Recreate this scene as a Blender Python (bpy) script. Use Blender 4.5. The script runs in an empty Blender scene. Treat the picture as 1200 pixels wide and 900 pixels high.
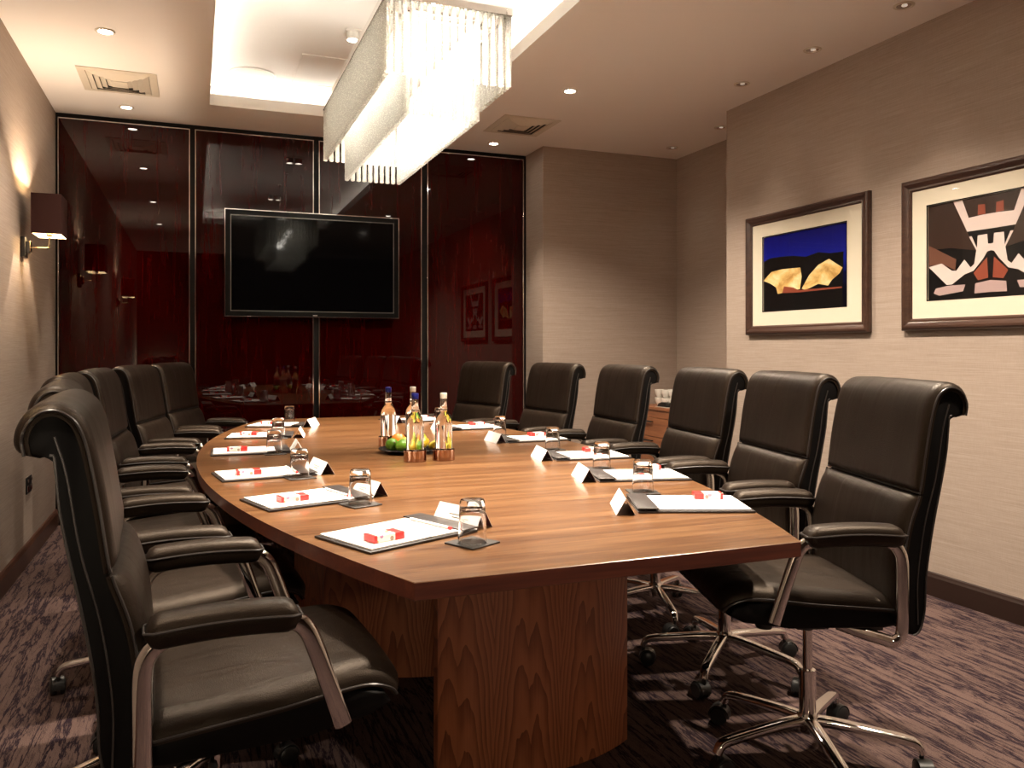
import bpy, bmesh, math, random
from mathutils import Vector, Matrix, noise
random.seed(7)
SC = bpy.context.scene
COL = SC.collection
PI = math.pi
R = math.radians

# ------------------------------------------------------------------ materials
def mat(name):
    m = bpy.data.materials.new(name); m.use_nodes = True
    nt = m.node_tree; b = nt.nodes['Principled BSDF']
    return m, nt, b
def N(nt, kind, **kw):
    n = nt.nodes.new(kind)
    for k, v in kw.items():
        if hasattr(n, k): setattr(n, k, v)
    return n
def L(nt, a, b): nt.links.new(a, b)
def simple(name, col, rough=.5, metal=0., spec=.5, coat=0., coat_r=.05, emis=None, estr=0.):
    m, nt, b = mat(name)
    b.inputs['Base Color'].default_value = (*col, 1)
    b.inputs['Roughness'].default_value = rough
    b.inputs['Metallic'].default_value = metal
    b.inputs['Specular IOR Level'].default_value = spec
    b.inputs['Coat Weight'].default_value = coat
    b.inputs['Coat Roughness'].default_value = coat_r
    if emis:
        b.inputs['Emission Color'].default_value = (*emis, 1)
        b.inputs['Emission Strength'].default_value = estr
    return m
def ramp(nt, fac, stops):
    r = N(nt, 'ShaderNodeValToRGB')
    el = r.color_ramp.elements
    while len(el) < len(stops): el.new(.5)
    for e, (p, c) in zip(el, stops):
        e.position = p; e.color = (*c, 1)
    L(nt, fac, r.inputs['Fac'])
    return r.outputs['Color']
def coords(nt, scale=(1, 1, 1), out='Object', rot=(0, 0, 0)):
    t = N(nt, 'ShaderNodeTexCoord'); mp = N(nt, 'ShaderNodeMapping')
    mp.inputs['Scale'].default_value = scale
    mp.inputs['Rotation'].default_value = rot
    L(nt, t.outputs[out], mp.inputs['Vector'])
    return mp.outputs['Vector']
def noise_n(nt, vec, scale, detail=4, rough=.55, dist=0.):
    n = N(nt, 'ShaderNodeTexNoise')
    n.inputs['Scale'].default_value = scale; n.inputs['Detail'].default_value = detail
    n.inputs['Roughness'].default_value = rough; n.inputs['Distortion'].default_value = dist
    L(nt, vec, n.inputs['Vector'])
    return n.outputs['Fac']
def math_n(nt, op, a, b=None, c=None):
    n = N(nt, 'ShaderNodeMath', operation=op)
    for i, v in enumerate((a, b, c)):
        if v is None: continue
        if isinstance(v, (int, float)): n.inputs[i].default_value = v
        else: L(nt, v, n.inputs[i])
    return n.outputs[0]
def mixc(nt, fac, a, b, blend='MIX'):
    n = N(nt, 'ShaderNodeMix', data_type='RGBA', blend_type=blend)
    for s, v in ((n.inputs[0], fac), (n.inputs[6], a), (n.inputs[7], b)):
        if isinstance(v, (int, float)): s.default_value = v
        elif isinstance(v, tuple): s.default_value = (*v, 1)
        else: L(nt, v, s)
    return n.outputs[2]
def bump(nt, b, h, strength=.3, dist=.002):
    n = N(nt, 'ShaderNodeBump'); n.inputs['Strength'].default_value = strength
    n.inputs['Distance'].default_value = dist
    L(nt, h, n.inputs['Height']); L(nt, n.outputs['Normal'], b.inputs['Normal'])

def m_leather():
    m, nt, b = mat('black_leather')
    v = coords(nt)
    f = noise_n(nt, v, 260, 3, .6)
    vor = N(nt, 'ShaderNodeTexVoronoi'); vor.inputs['Scale'].default_value = 420
    L(nt, v, vor.inputs['Vector'])
    w = noise_n(nt, coords(nt, (3, 8, 1.6)), 1.8, 2, .5, .8)
    h = math_n(nt, 'ADD', math_n(nt, 'MULTIPLY', vor.outputs['Distance'], .12), math_n(nt, 'MULTIPLY', w, 1.1))
    h = math_n(nt, 'ADD', h, math_n(nt, 'MULTIPLY', f, .08))
    bump(nt, b, h, .45, .006)
    c = ramp(nt, noise_n(nt, v, 9, 3), [(.3, (.009, .0058, .0040)), (.75, (.0145, .0092, .0064))])
    L(nt, c, b.inputs['Base Color'])
    b.inputs['Roughness'].default_value = .42
    b.inputs['Specular IOR Level'].default_value = .31
    b.inputs['Specular Tint'].default_value = (1., .82, .66, 1)
    return m
def m_wallpaper():
    m, nt, b = mat('woven_taupe_wallpaper')
    # fine horizontal weft threads, irregular in length
    a = noise_n(nt, coords(nt, (1.2, 1.2, 130)), 2.2, 5, .7)
    f = noise_n(nt, coords(nt, (6, 6, 420)), 1.6, 3, .6)
    g = noise_n(nt, coords(nt, (240, 240, 20)), 1.6, 2, .5)
    s = math_n(nt, 'ADD', math_n(nt, 'MULTIPLY', a, .6), math_n(nt, 'MULTIPLY', f, .4))
    c = ramp(nt, s, [(.30, (.265, .205, .165)), (.52, (.375, .300, .250)), (.70, (.465, .385, .328))])
    c = mixc(nt, .12, c, ramp(nt, g, [(.3, (.19, .145, .115)), (.7, (.45, .37, .31))]))
    L(nt, c, b.inputs['Base Color'])
    b.inputs['Roughness'].default_value = .75
    b.inputs['Specular IOR Level'].default_value = .25
    bump(nt, b, s, .25, .0012)
    return m
def m_carpet():
    m, nt, b = mat('streaked_plum_carpet')
    v = coords(nt, (17.0, 1.7, 1))
    a = noise_n(nt, v, 1.15, 8, .68, .3)
    v2 = coords(nt, (34.0, 3.4, 1), rot=(0, 0, .03))
    c2 = noise_n(nt, v2, 1.0, 7, .74, .35)
    a = math_n(nt, 'ABSOLUTE', math_n(nt, 'SUBTRACT', a, .5))
    c2 = math_n(nt, 'ABSOLUTE', math_n(nt, 'SUBTRACT', c2, .47))
    l1 = ramp(nt, a, [(.014, (0, 0, 0)), (.032, (1, 1, 1))])
    l2 = ramp(nt, c2, [(.006, (.45, .45, .45)), (.02, (1, 1, 1))])
    s = mixc(nt, 1., l1, l2, 'MULTIPLY')
    fib = noise_n(nt, coords(nt), 330, 2, .6)
    base = ramp(nt, fib, [(.3, (.085, .053, .046)), (.7, (.155, .103, .090))])
    big = noise_n(nt, coords(nt), 1.3, 2)
    base = mixc(nt, math_n(nt, 'MULTIPLY', big, .3), base, (.07, .043, .044))
    col = mixc(nt, s, (.020, .012, .018), base)
    L(nt, col, b.inputs['Base Color'])
    b.inputs['Roughness'].default_value = .95
    b.inputs['Specular IOR Level'].default_value = .1
    hh = math_n(nt, 'ADD', fib, math_n(nt, 'MULTIPLY', s, .6))
    bump(nt, b, hh, .6, .006)
    return m
def m_wood(name, dark, mid, light, axis='X', rough=.3, coat=.25, coat_r=.12, scale=1.):
    m, nt, b = mat(name)
    lo, hi = 1.2*scale, 26*scale
    sc = {'X': (lo, hi, hi), 'Y': (hi, lo, hi), 'Z': (hi, hi, lo)}[axis]
    a = noise_n(nt, coords(nt, sc), 1.0, 6, .62, .8)
    sc2 = tuple(s*5 for s in sc)
    f = noise_n(nt, coords(nt, sc2), 1.2, 3, .6)
    s = math_n(nt, 'ADD', math_n(nt, 'MULTIPLY', a, .72), math_n(nt, 'MULTIPLY', f, .28))
    c = ramp(nt, s, [(.30, dark), (.48, mid), (.68, light)])
    L(nt, c, b.inputs['Base Color'])
    b.inputs['Roughness'].default_value = rough
    b.inputs['Coat Weight'].default_value = coat
    b.inputs['Coat Roughness'].default_value = coat_r
    bump(nt, b, f, .05, .0006)
    return m
def m_cathedral():
    # crown-cut veneer leaves, bookmatched side by side: stacked parabolic growth rings
    m, nt, b = mat('crown_cut_walnut_veneer')
    t = N(nt, 'ShaderNodeTexCoord'); sp = N(nt, 'ShaderNodeSeparateXYZ')
    L(nt, t.outputs['Object'], sp.inputs[0])
    n1 = noise_n(nt, coords(nt, (1, 1, .45)), 5, 3, .5)
    xx = math_n(nt, 'ADD', sp.outputs['X'], math_n(nt, 'MULTIPLY', math_n(nt, 'SUBTRACT', n1, .5), .05))
    leaf = math_n(nt, 'SUBTRACT', math_n(nt, 'PINGPONG', xx, .095), .0475)   # -..+ inside each leaf
    leaf = math_n(nt, 'ABSOLUTE', math_n(nt, 'SUBTRACT', math_n(nt, 'PINGPONG', xx, .095), .02))
    q = math_n(nt, 'POWER', leaf, 1.7)
    n2 = noise_n(nt, coords(nt, (2, 2, .6)), 3, 4, .55)
    val = math_n(nt, 'ADD', math_n(nt, 'MULTIPLY', q, 46), math_n(nt, 'MULTIPLY', sp.outputs['Z'], 1.0))
    val = math_n(nt, 'ADD', val, math_n(nt, 'MULTIPLY', n2, .55))
    ring = math_n(nt, 'FRACT', math_n(nt, 'MULTIPLY', val, 7.5))
    fine = noise_n(nt, coords(nt, (160, 160, 3)), 1.2, 3, .6)
    s = math_n(nt, 'ADD', math_n(nt, 'MULTIPLY', ring, .6), math_n(nt, 'MULTIPLY', fine, .4))
    c = ramp(nt, s, [(.12, (.52, .190, .085)), (.45, (.43, .145, .064)), (.78, (.24, .074, .034)), (.92, (.10, .030, .018))])
    L(nt, c, b.inputs['Base Color'])
    b.inputs['Roughness'].default_value = .38
    b.inputs['Coat Weight'].default_value = .2; b.inputs['Coat Roughness'].default_value = .2
    return m
def m_gloss_red():
    m, nt, b = mat('high_gloss_mahogany')
    a = noise_n(nt, coords(nt, (16, 16, 1.2)), 1.6, 6, .65, .6)
    f = noise_n(nt, coords(nt, (90, 90, 4)), 1.2, 3, .6)
    s = math_n(nt, 'ADD', math_n(nt, 'MULTIPLY', a, .7), math_n(nt, 'MULTIPLY', f, .3))
    c = ramp(nt, s, [(.30, (.009, .0005, .0005)), (.5, (.019, .0008, .0007)), (.75, (.033, .0013, .0010))])
    L(nt, c, b.inputs['Base Color'])
    b.inputs['Roughness'].default_value = .6
    b.inputs['Specular IOR Level'].default_value = 0.
    b.inputs['Coat Weight'].default_value = 1.; b.inputs['Coat Roughness'].default_value = .012
    b.inputs['Coat IOR'].default_value = 1.36
    b.inputs['Coat Tint'].default_value = (1, .52, .40, 1)
    return m
def m_glass(name, ior=1.48, col=(1, 1, 1), rough=0.):
    m, nt, b = mat(name)
    b.inputs['Base Color'].default_value = (*col, 1)
    b.inputs['Roughness'].default_value = rough
    b.inputs['IOR'].default_value = ior
    b.inputs['Transmission Weight'].default_value = 1.
    return m
def m_pane():
    m, nt, b = mat('picture_glass')
    nt.nodes.remove(b)
    out = nt.nodes['Material Output']
    tr = N(nt, 'ShaderNodeBsdfTransparent'); gl = N(nt, 'ShaderNodeBsdfGlossy')
    gl.inputs['Roughness'].default_value = .02
    fr = N(nt, 'ShaderNodeLayerWeight'); fr.inputs['Blend'].default_value = .5
    fac = math_n(nt, 'ADD', math_n(nt, 'MULTIPLY', math_n(nt, 'POWER', fr.outputs['Facing'], 5.), .8), .03)
    mx = N(nt, 'ShaderNodeMixShader')
    L(nt, fac, mx.inputs[0]); L(nt, tr.outputs[0], mx.inputs[1]); L(nt, gl.outputs[0], mx.inputs[2])
    L(nt, mx.outputs[0], out.inputs[0])
    return m
def m_crystal():
    m, nt, b = mat('pebbled_crystal')
    nt.nodes.remove(b)
    out = nt.nodes['Material Output']
    v = coords(nt)
    vor = N(nt, 'ShaderNodeTexVoronoi'); vor.inputs['Scale'].default_value = 190
    L(nt, v, vor.inputs['Vector'])
    bp = N(nt, 'ShaderNodeBump'); bp.inputs['Strength'].default_value = .9; bp.inputs['Distance'].default_value = .004
    L(nt, vor.outputs['Distance'], bp.inputs['Height'])
    tl = N(nt, 'ShaderNodeBsdfTranslucent'); tl.inputs['Color'].default_value = (.80, .79, .73, 1)
    df = N(nt, 'ShaderNodeBsdfDiffuse'); df.inputs['Color'].default_value = (.62, .61, .56, 1)
    tr = N(nt, 'ShaderNodeBsdfTransparent'); gl = N(nt, 'ShaderNodeBsdfGlossy'); gl.inputs['Roughness'].default_value = .12
    for s in (tl, df, gl): L(nt, bp.outputs['Normal'], s.inputs['Normal'])
    m1 = N(nt, 'ShaderNodeMixShader'); m1.inputs[0].default_value = .35
    L(nt, tl.outputs[0], m1.inputs[1]); L(nt, df.outputs[0], m1.inputs[2])
    spk = ramp(nt, vor.outputs['Distance'], [(.18, (.04, .04, .04)), (.5, (.38, .38, .38))])
    m2 = N(nt, 'ShaderNodeMixShader'); L(nt, spk, m2.inputs[0])
    L(nt, m1.outputs[0], m2.inputs[1]); L(nt, tr.outputs[0], m2.inputs[2])
    m3 = N(nt, 'ShaderNodeMixShader'); m3.inputs[0].default_value = .14
    L(nt, m2.outputs[0], m3.inputs[1]); L(nt, gl.outputs[0], m3.inputs[2])
    L(nt, m3.outputs[0], out.inputs[0])
    return m
def m_mintbox():
    m, nt, b = mat('mint_carton_print')
    t = N(nt, 'ShaderNodeTexCoord'); sp = N(nt, 'ShaderNodeSeparateXYZ')
    L(nt, t.outputs['Object'], sp.inputs[0])
    redend = math_n(nt, 'MAXIMUM', math_n(nt, 'GREATER_THAN', sp.outputs['X'], .015), math_n(nt, 'LESS_THAN', sp.outputs['X'], -.034))
    vor = N(nt, 'ShaderNodeTexVoronoi'); vor.inputs['Scale'].default_value = 62
    L(nt, coords(nt), vor.inputs['Vector'])
    dots = math_n(nt, 'LESS_THAN', vor.outputs['Distance'], .33)
    hue = mixc(nt, .62, vor.outputs['Color'], (.30, .10, .03), 'MIX')
    c = mixc(nt, dots, (.84, .80, .74), hue)
    c = mixc(nt, redend, c, (.66, .022, .02))
    L(nt, c, b.inputs['Base Color']); b.inputs['Roughness'].default_value = .35
    return m
def m_sky_print():
    m, nt, b = mat('night_sky_print')
    t = N(nt, 'ShaderNodeTexCoord'); sp = N(nt, 'ShaderNodeSeparateXYZ')
    L(nt, t.outputs['Object'], sp.inputs[0])
    n = noise_n(nt, coords(nt), 16, 4, .6)
    z = math_n(nt, 'ADD', sp.outputs['Z'], math_n(nt, 'MULTIPLY', n, .12))
    c = ramp(nt, math_n(nt, 'ADD', math_n(nt, 'MULTIPLY', z, 2.0), .42), [(.30, (.001, .001, .006)), (.50, (.002, .003, .05)), (.62, (.006, .010, .26)), (.95, (.004, .004, .15))])
    L(nt, c, b.inputs['Base Color']); b.inputs['Roughness'].default_value = .25
    return m
def m_gold_print():
    m, nt, b = mat('floodlit_shell_print')
    n = noise_n(nt, coords(nt, (1, 5, 9)), 1.6, 4, .55, .4)
    c = ramp(nt, n, [(.3, (.40, .20, .05)), (.5, (.80, .54, .20)), (.7, (.95, .84, .52))])
    L(nt, c, b.inputs['Base Color']); b.inputs['Roughness'].default_value = .25
    return m
def m_fruit(name, a, bcol, sc=9):
    m, nt, b = mat(name)
    n = noise_n(nt, coords(nt), sc, 4, .6)
    L(nt, ramp(nt, n, [(.35, a), (.7, bcol)]), b.inputs['Base Color'])
    b.inputs['Roughness'].default_value = .28
    bump(nt, b, noise_n(nt, coords(nt), 160, 2), .12, .001)
    return m

def m_tabletop():
    m, nt, b = mat('walnut_table_veneer')
    a = noise_n(nt, coords(nt, (.9, 20, 20)), 1.0, 7, .66, .9)
    f = noise_n(nt, coords(nt, (3, 85, 85)), 1.2, 5, .7)
    g = noise_n(nt, coords(nt, (.5, 5, 5)), 1.0, 2, .5)
    s = math_n(nt, 'ADD', math_n(nt, 'MULTIPLY', a, .5), math_n(nt, 'MULTIPLY', f, .5))
    c = ramp(nt, s, [(.34, (.050, .017, .005)), (.46, (.115, .050, .018)), (.54, (.172, .084, .033)), (.68, (.25, .134, .060))])
    c = mixc(nt, 1., c, ramp(nt, g, [(.35, (.80, .74, .70)), (.65, (1, 1, 1))]), 'MULTIPLY')
    L(nt, c, b.inputs['Base Color']); b.inputs['Roughness'].default_value = .30
    b.inputs['Coat Weight'].default_value = .5; b.inputs['Coat Roughness'].default_value = .14
    bump(nt, b, f, .06, .0006)
    return m
M = {}
M['leather'] = m_leather()
M['shell'] = simple('black_leather_back', (.0035, .003, .003), .45, spec=.14)
M['piping'] = simple('leather_piping', (.035, .03, .028), .33, spec=.6)
M['chrome'] = simple('polished_chrome', (.80, .78, .76), .07, 1.)
M['plastic'] = simple('black_plastic', (.012, .012, .012), .38)
M['paper_wall'] = m_wallpaper()
M['carpet'] = m_carpet()
M['plaster'] = simple('ceiling_paint', (.84, .79, .745), .85, spec=.2)
M['plaster_white'] = simple('tray_paint', (.86, .84, .80), .85, spec=.2)
M['skirt'] = simple('dark_stained_skirting', (.022, .011, .008), .35)
M['skirt_l'] = simple('brown_stained_skirting', (.060, .026, .016), .35)
M['top'] = m_tabletop()
M['edge'] = m_wood('shaded_red_walnut_edge', (.05, .012, .008), (.095, .024, .013), (.15, .042, .021), 'X', .38, .2, .2)  # redder wood, with the shade of the unlit table sides darkening its colour
M['cath'] = m_cathedral()
M['cabinet'] = m_wood('cherry_cabinet_veneer', (.16, .055, .025), (.28, .105, .045), (.38, .16, .07), 'Y', .4, .1, .2)
M['red'] = m_gloss_red()
M['black_gap'] = simple('black_shadow_gap', (.004, .003, .003), .5, spec=.2)
M['black'] = simple('black_lacquer', (.006, .006, .006), .25)
M['screen'] = simple('glossy_dark_screen', (.002, .002, .0025), .06, spec=.12)
M['bezel'] = simple('satin_black_bezel', (.005, .005, .005), .3, spec=.12)
M['grey_metal'] = simple('brushed_grey_metal', (.20, .19, .18), .3, 1.)
M['white'] = simple('white_enamel', (.80, .77, .72), .4)
M['vent'] = simple('cream_vent_paint', (.62, .55, .45), .5)
M['paper'] = simple('white_paper', (.78, .77, .76), .6)
M['card_in'] = simple('plum_card_inside', (.12, .045, .06), .6)
M['folder'] = simple('dark_brown_leatherette', (.020, .015, .014), .42)
M['coaster'] = simple('black_leatherette_coaster', (.028, .024, .022), .45)
M['pencil'] = simple('white_pencil_lacquer', (.82, .80, .76), .3)
M['red_tip'] = simple('red_plastic', (.6, .03, .03), .35)
M['mint'] = m_mintbox()
M['glass'] = m_glass('clear_tumbler_glass', 1.5)
M['bottle'] = m_glass('clear_bottle_glass', 1.40, (.985, .99, .985))
M['coppery'] = simple('reflection_tinted_silver', (.44, .27, .19), .08, 1.)  # silver coaster metal with the table's brown reflection put into its colour
M['blue_cap'] = simple('blue_metal_cap', (.006, .008, .09), .3, spec=.3)
M['white_cap'] = simple('silver_screw_cap', (.72, .68, .60), .32, .5)
M['crystal'] = m_crystal()
M['lime'] = m_fruit('green_lime_skin', (.055, .16, .006), (.12, .27, .015))
M['lemon'] = m_fruit('yellow_lemon_skin', (.50, .32, .02), (.62, .46, .04))
M['pear'] = m_fruit('pale_green_apple_skin', (.30, .36, .03), (.45, .45, .06))
M['orange'] = m_fruit('orange_skin', (.70, .20, .02), (.80, .28, .03))
M['banana'] = m_fruit('banana_skin', (.55, .52, .06), (.72, .60, .10))
M['china'] = simple('white_china', (.86, .84, .78), .2)
M['shade'] = simple('aubergine_silk_shade', (.028, .010, .008), .8, spec=.1)
M['shade_in'] = simple('cream_shade_lining', (.95, .84, .60), .6)
M['brass'] = simple('polished_nickel_brass', (.80, .66, .45), .12, 1.)
M['bulb'] = simple('warm_glowing_bulb', (1, 1, 1), .5, emis=(1., .80, .52), estr=9)
M['globe'] = simple('added_fill_globe', (1, 1, 1), .4, emis=(1., .82, .60), estr=75)  # glow of the unseen lamp added to brighten the table's front pedestal
M['spot'] = simple('lit_lamp_face', (1, 1, 1), .5, emis=(1., .90, .76), estr=60)
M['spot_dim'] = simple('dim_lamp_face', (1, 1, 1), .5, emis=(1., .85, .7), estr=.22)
M['near_wall'] = simple('dark_brown_panelling', (.035, .018, .013), .6, spec=.2)
M['led'] = simple('cove_led_tape', (1, 1, 1), .5, emis=(1., .92, .80), estr=62)
M['pic_frame'] = m_wood('dark_bronze_frame', (.026, .011, .007), (.045, .021, .014), (.075, .038, .025), 'Y', .3, .4, .2)
M['mat'] = simple('cream_mount_board', (.72, .66, .53), .8)
M['black_ink'] = simple('black_print', (.006, .005, .005), .25)
M['sky_print'] = m_sky_print()
M['gold_print'] = m_gold_print()
M['white_print'] = simple('pale_pink_white_print', (.66, .55, .52), .3)
M['white_print2'] = simple('mauve_white_print', (.42, .30, .29), .3)
M['brown_print'] = simple('brown_print', (.13, .055, .035), .3)
M['dark_print'] = simple('dark_brown_print', (.030, .015, .010), .3)
M['red_print'] = simple('glowing_red_print', (.24, .055, .03), .3)
M['pane'] = m_pane()

# ------------------------------------------------------------------ mesh helpers
def obj(name, bm, m, parent=None, smooth=True, angle=38, loc=None, rot=None):
    me = bpy.data.meshes.new(name)
    bmesh.ops.recalc_face_normals(bm, faces=bm.faces)
    bm.to_mesh(me); bm.free()
    for x in (m if isinstance(m, (list, tuple)) else [m]): me.materials.append(M[x])
    if smooth:
        me.polygons.foreach_set('use_smooth', [True]*len(me.polygons))
        me.set_sharp_from_angle(angle=R(angle))
    o = bpy.data.objects.new(name, me); COL.objects.link(o)
    if parent: o.parent = parent
    if loc: o.location = loc
    if rot: o.rotation_euler = rot
    return o
def thing(name, label, cat, loc=(0, 0, 0), rz=0, group=None):
    o = bpy.data.objects.new(name, None); COL.objects.link(o)
    o.empty_display_size = .1
    o.location = loc; o.rotation_euler = (0, 0, rz)
    o['label'] = label; o['category'] = cat
    if group: o['group'] = group
    return o
def tag(o, label, cat, group=None):
    o['label'] = label; o['category'] = cat
    if group: o['group'] = group
    return o
def struct(name, bm, m, **k):
    o = obj(name, bm, m, **k); o['kind'] = 'structure'; return o
def copy_tree(o, parent=None):
    c = o.copy(); COL.objects.link(c); c.parent = parent
    for ch in list(o.children): copy_tree(ch, c)
    return c
def B(): return bmesh.new()
def box(bm, x0, x1, y0, y1, z0, z1, bev=0, seg=2, mi=0):
    vs = [bm.verts.new((x, y, z)) for x in (x0, x1) for y in (y0, y1) for z in (z0, z1)]
    f = [(0, 1, 3, 2), (4, 6, 7, 5), (0, 4, 5, 1), (2, 3, 7, 6), (0, 2, 6, 4), (1, 5, 7, 3)]
    fs = [bm.faces.new([vs[i] for i in q]) for q in f]
    for q in fs: q.material_index = mi
    if bev:
        es = list({e for q in fs for e in q.edges})
        r = bmesh.ops.bevel(bm, geom=es, offset=bev, segments=seg, profile=.5, affect='EDGES')
        for q in r['faces']: q.material_index = mi
    return bm
def prism(bm, pts, z0, z1, bev=0, seg=2, mi=0, mi_side=None, axis='Z'):
    """closed outline pts extruded between z0 and z1 along axis"""
    def P(a, b, h):
        return {'Z': (a, b, h), 'Y': (a, h, b), 'X': (h, a, b)}[axis]
    lo = [bm.verts.new(P(a, b, z0)) for a, b in pts]
    hi = [bm.verts.new(P(a, b, z1)) for a, b in pts]
    n = len(pts)
    f1 = bm.faces.new(hi); f0 = bm.faces.new(lo[::-1])
    f1.material_index = f0.material_index = mi
    sd = []
    for i in range(n):
        q = bm.faces.new((lo[i], lo[(i+1) % n], hi[(i+1) % n], hi[i]))
        q.material_index = mi if mi_side is None else mi_side; sd.append(q)
    if bev:
        es = list(f1.edges)+list(f0.edges)
        bmesh.ops.bevel(bm, geom=es, offset=bev, segments=seg, profile=.5, affect='EDGES')
    return bm
def lathe(bm, prof, n=24, c=(0, 0, 0), axis='Z', caps=True):
    rings = []
    for r, z in prof:
        ring = []
        for i in range(n):
            a = 2*PI*i/n
            p = {'Z': (r*math.cos(a), r*math.sin(a), z), 'Y': (r*math.cos(a), z, r*math.sin(a)), 'X': (z, r*math.cos(a), r*math.sin(a))}[axis]
            ring.append(bm.verts.new((c[0]+p[0], c[1]+p[1], c[2]+p[2])))
        rings.append(ring)
    for a, b in zip(rings, rings[1:]):
        for i in range(n):
            bm.faces.new((a[i], a[(i+1) % n], b[(i+1) % n], b[i]))
    if caps:
        bm.faces.new(rings[0][::-1]); bm.faces.new(rings[-1])
    return bm
def smooth_path(pts, sub=6, closed=False):
    """Catmull-Rom through pts"""
    P = [Vector(p) for p in pts]; out = []
    n = len(P)
    for i in range(n if closed else n-1):
        p0 = P[(i-1) % n] if (closed or i > 0) else P[0]*2-P[1]
        p1 = P[i]; p2 = P[(i+1) % n]
        p3 = P[(i+2) % n] if (closed or i+2 < n) else P[-1]*2-P[-2]
        for k in range(sub):
            t = k/sub
            out.append(.5*((2*p1)+(-p0+p2)*t+(2*p0-5*p1+4*p2-p3)*t*t+(-p0+3*p1-3*p2+p3)*t**3))
    if not closed: out.append(P[-1])
    return out
def sweep(bm, path, sec, up=Vector((0, 1, 0)), closed=False, scale=None):
    """sweep closed section [(u,v)] along path; u along side = tangent x up, v along 'up'"""
    rings = []; n = len(path)
    for i, p in enumerate(path):
        if closed: t = path[(i+1) % n]-path[i-1]
        else: t = path[min(i+1, n-1)]-path[max(i-1, 0)]
        t.normalize()
        u = up-t*up.dot(t)
        if u.length < 1e-5: u = Vector((1, 0, 0))-t*t.x
        u.normalize(); s = t.cross(u)
        k = 1 if scale is None else scale[i]
        rings.append([bm.verts.new(p+s*(a*k)+u*(b*k)) for a, b in sec])
    m = len(sec)
    for i in range(n if closed else n-1):
        a, b = rings[i], rings[(i+1) % n]
        for j in range(m):
            bm.faces.new((a[j], a[(j+1) % m], b[(j+1) % m], b[j]))
    if not closed:
        bm.faces.new(rings[0][::-1]); bm.faces.new(rings[-1])
    return bm
def circ(r, n=8, r2=None): return [(r*math.cos(2*PI*i/n), (r2 or r)*math.sin(2*PI*i/n)) for i in range(n)]
def rrect(w, h, r, k=3):
    out = []
    for cx, cy, a0 in ((w/2-r, h/2-r, 0), (-w/2+r, h/2-r, 90), (-w/2+r, -h/2+r, 180), (w/2-r, -h/2+r, 270)):
        for i in range(k+1):
            a = R(a0+90*i/k); out.append((cx+r*math.cos(a), cy+r*math.sin(a)))
    return out
def tube(bm, pts, r, n=8, up=Vector((0, 1, 0)), closed=False):
    return sweep(bm, [Vector(p) for p in pts], circ(r, n), up, closed)
def ball(bm, c, r, sx=1, sy=1, sz=1, u=16, v=10):
    res = bmesh.ops.create_uvsphere(bm, u_segments=u, v_segments=v, radius=r)
    for q in res['verts']:
        q.co = Vector((q.co.x*sx+c[0], q.co.y*sy+c[1], q.co.z*sz+c[2]))
    return res['verts']

# ------------------------------------------------------------------ the room
XL, XR, YB, YN, ZC = -.88, 3.355, 6.28, -2.1, 2.81
XREC, YREC, YJOG = 3.81, 5.92, 4.60        # the recess in the far right corner
XP = 2.575                                   # where the panelled wall ends
TX0, TX1, TY0, TY1, ZT = .09, 1.66, 1.37, 5.72, 3.0
struct('floor', box(B(), XL-.1, XREC+.1, YN-.1, YB+.1, -.05, 0), 'carpet', smooth=False)
struct('wall_left', box(B(), XL-.1, XL, YN, YB+.1, 0, 3.1), 'paper_wall', smooth=False)
struct('wall_back', box(B(), XL, XP, YB, YB+.1, 0, 3.1), 'black_gap', smooth=False)
struct('wall_back_return', box(B(), XP, XREC+.1, YREC, YB+.1, 0, 3.1), 'paper_wall', smooth=False)
struct('wall_recess', box(B(), XREC, XREC+.1, YJOG, YREC, 0, 3.1), 'paper_wall', smooth=False)
struct('wall_right', box(B(), XR, XREC+.1, YN, YJOG, 0, 3.1), 'paper_wall', smooth=False)
struct('wall_near', box(B(), XL-.1, XREC, YN-.1, YN, 0, 3.1), 'near_wall', smooth=False)
# ceiling with the raised tray cut out of it
bm = B()
for a in ((XL, TX0, YN, YB), (TX1, XREC, YN, YB), (TX0, TX1, YN, TY0), (TX0, TX1, TY1, YB)):
    box(bm, a[0], a[1], a[2], a[3], ZC, ZC+.03)
struct('ceiling', bm, 'plaster', smooth=False)
bm = B(); g = .20; hl = .075
box(bm, TX0-.012, TX0, TY0-.012, TY1+.012, ZC+.0301, ZC+hl)
box(bm, TX1, TX1+.012, TY0-.012, TY1+.012, ZC+.0301, ZC+hl)
box(bm, TX0, TX1, TY0-.012, TY0, ZC+.0301, ZC+hl)
box(bm, TX0, TX1, TY1, TY1+.012, ZC+.0301, ZC+hl)
struct('trim_1', bm, 'plaster_white', smooth=False)
bm = B()
box(bm, TX0-.0, TX0+.002, TY0, TY1, ZC, ZC+hl); box(bm, TX1-.002, TX1, TY0, TY1, ZC, ZC+hl)
box(bm, TX0, TX1, TY0, TY0+.002, ZC, ZC+hl); box(bm, TX0, TX1, TY1-.002, TY1, ZC, ZC+hl)
struct('trim_2', bm, 'plaster_white', smooth=False)
bm = B()
box(bm, TX0-g-.03, TX1+g+.03, TY0-g-.03, TY1+g+.03, ZT, ZT+.03)
box(bm, TX0-g-.03, TX0-g, TY0-g, TY1+g, ZC+.03, ZT); box(bm, TX1+g, TX1+g+.03, TY0-g, TY1+g, ZC+.03, ZT)
box(bm, TX0-g, TX1+g, TY0-g-.03, TY0-g, ZC+.03, ZT); box(bm, TX0-g, TX1+g, TY1+g, TY1+g+.03, ZC+.03, ZT)
struct('ceiling_tray', bm, 'plaster_white', smooth=False)
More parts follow.
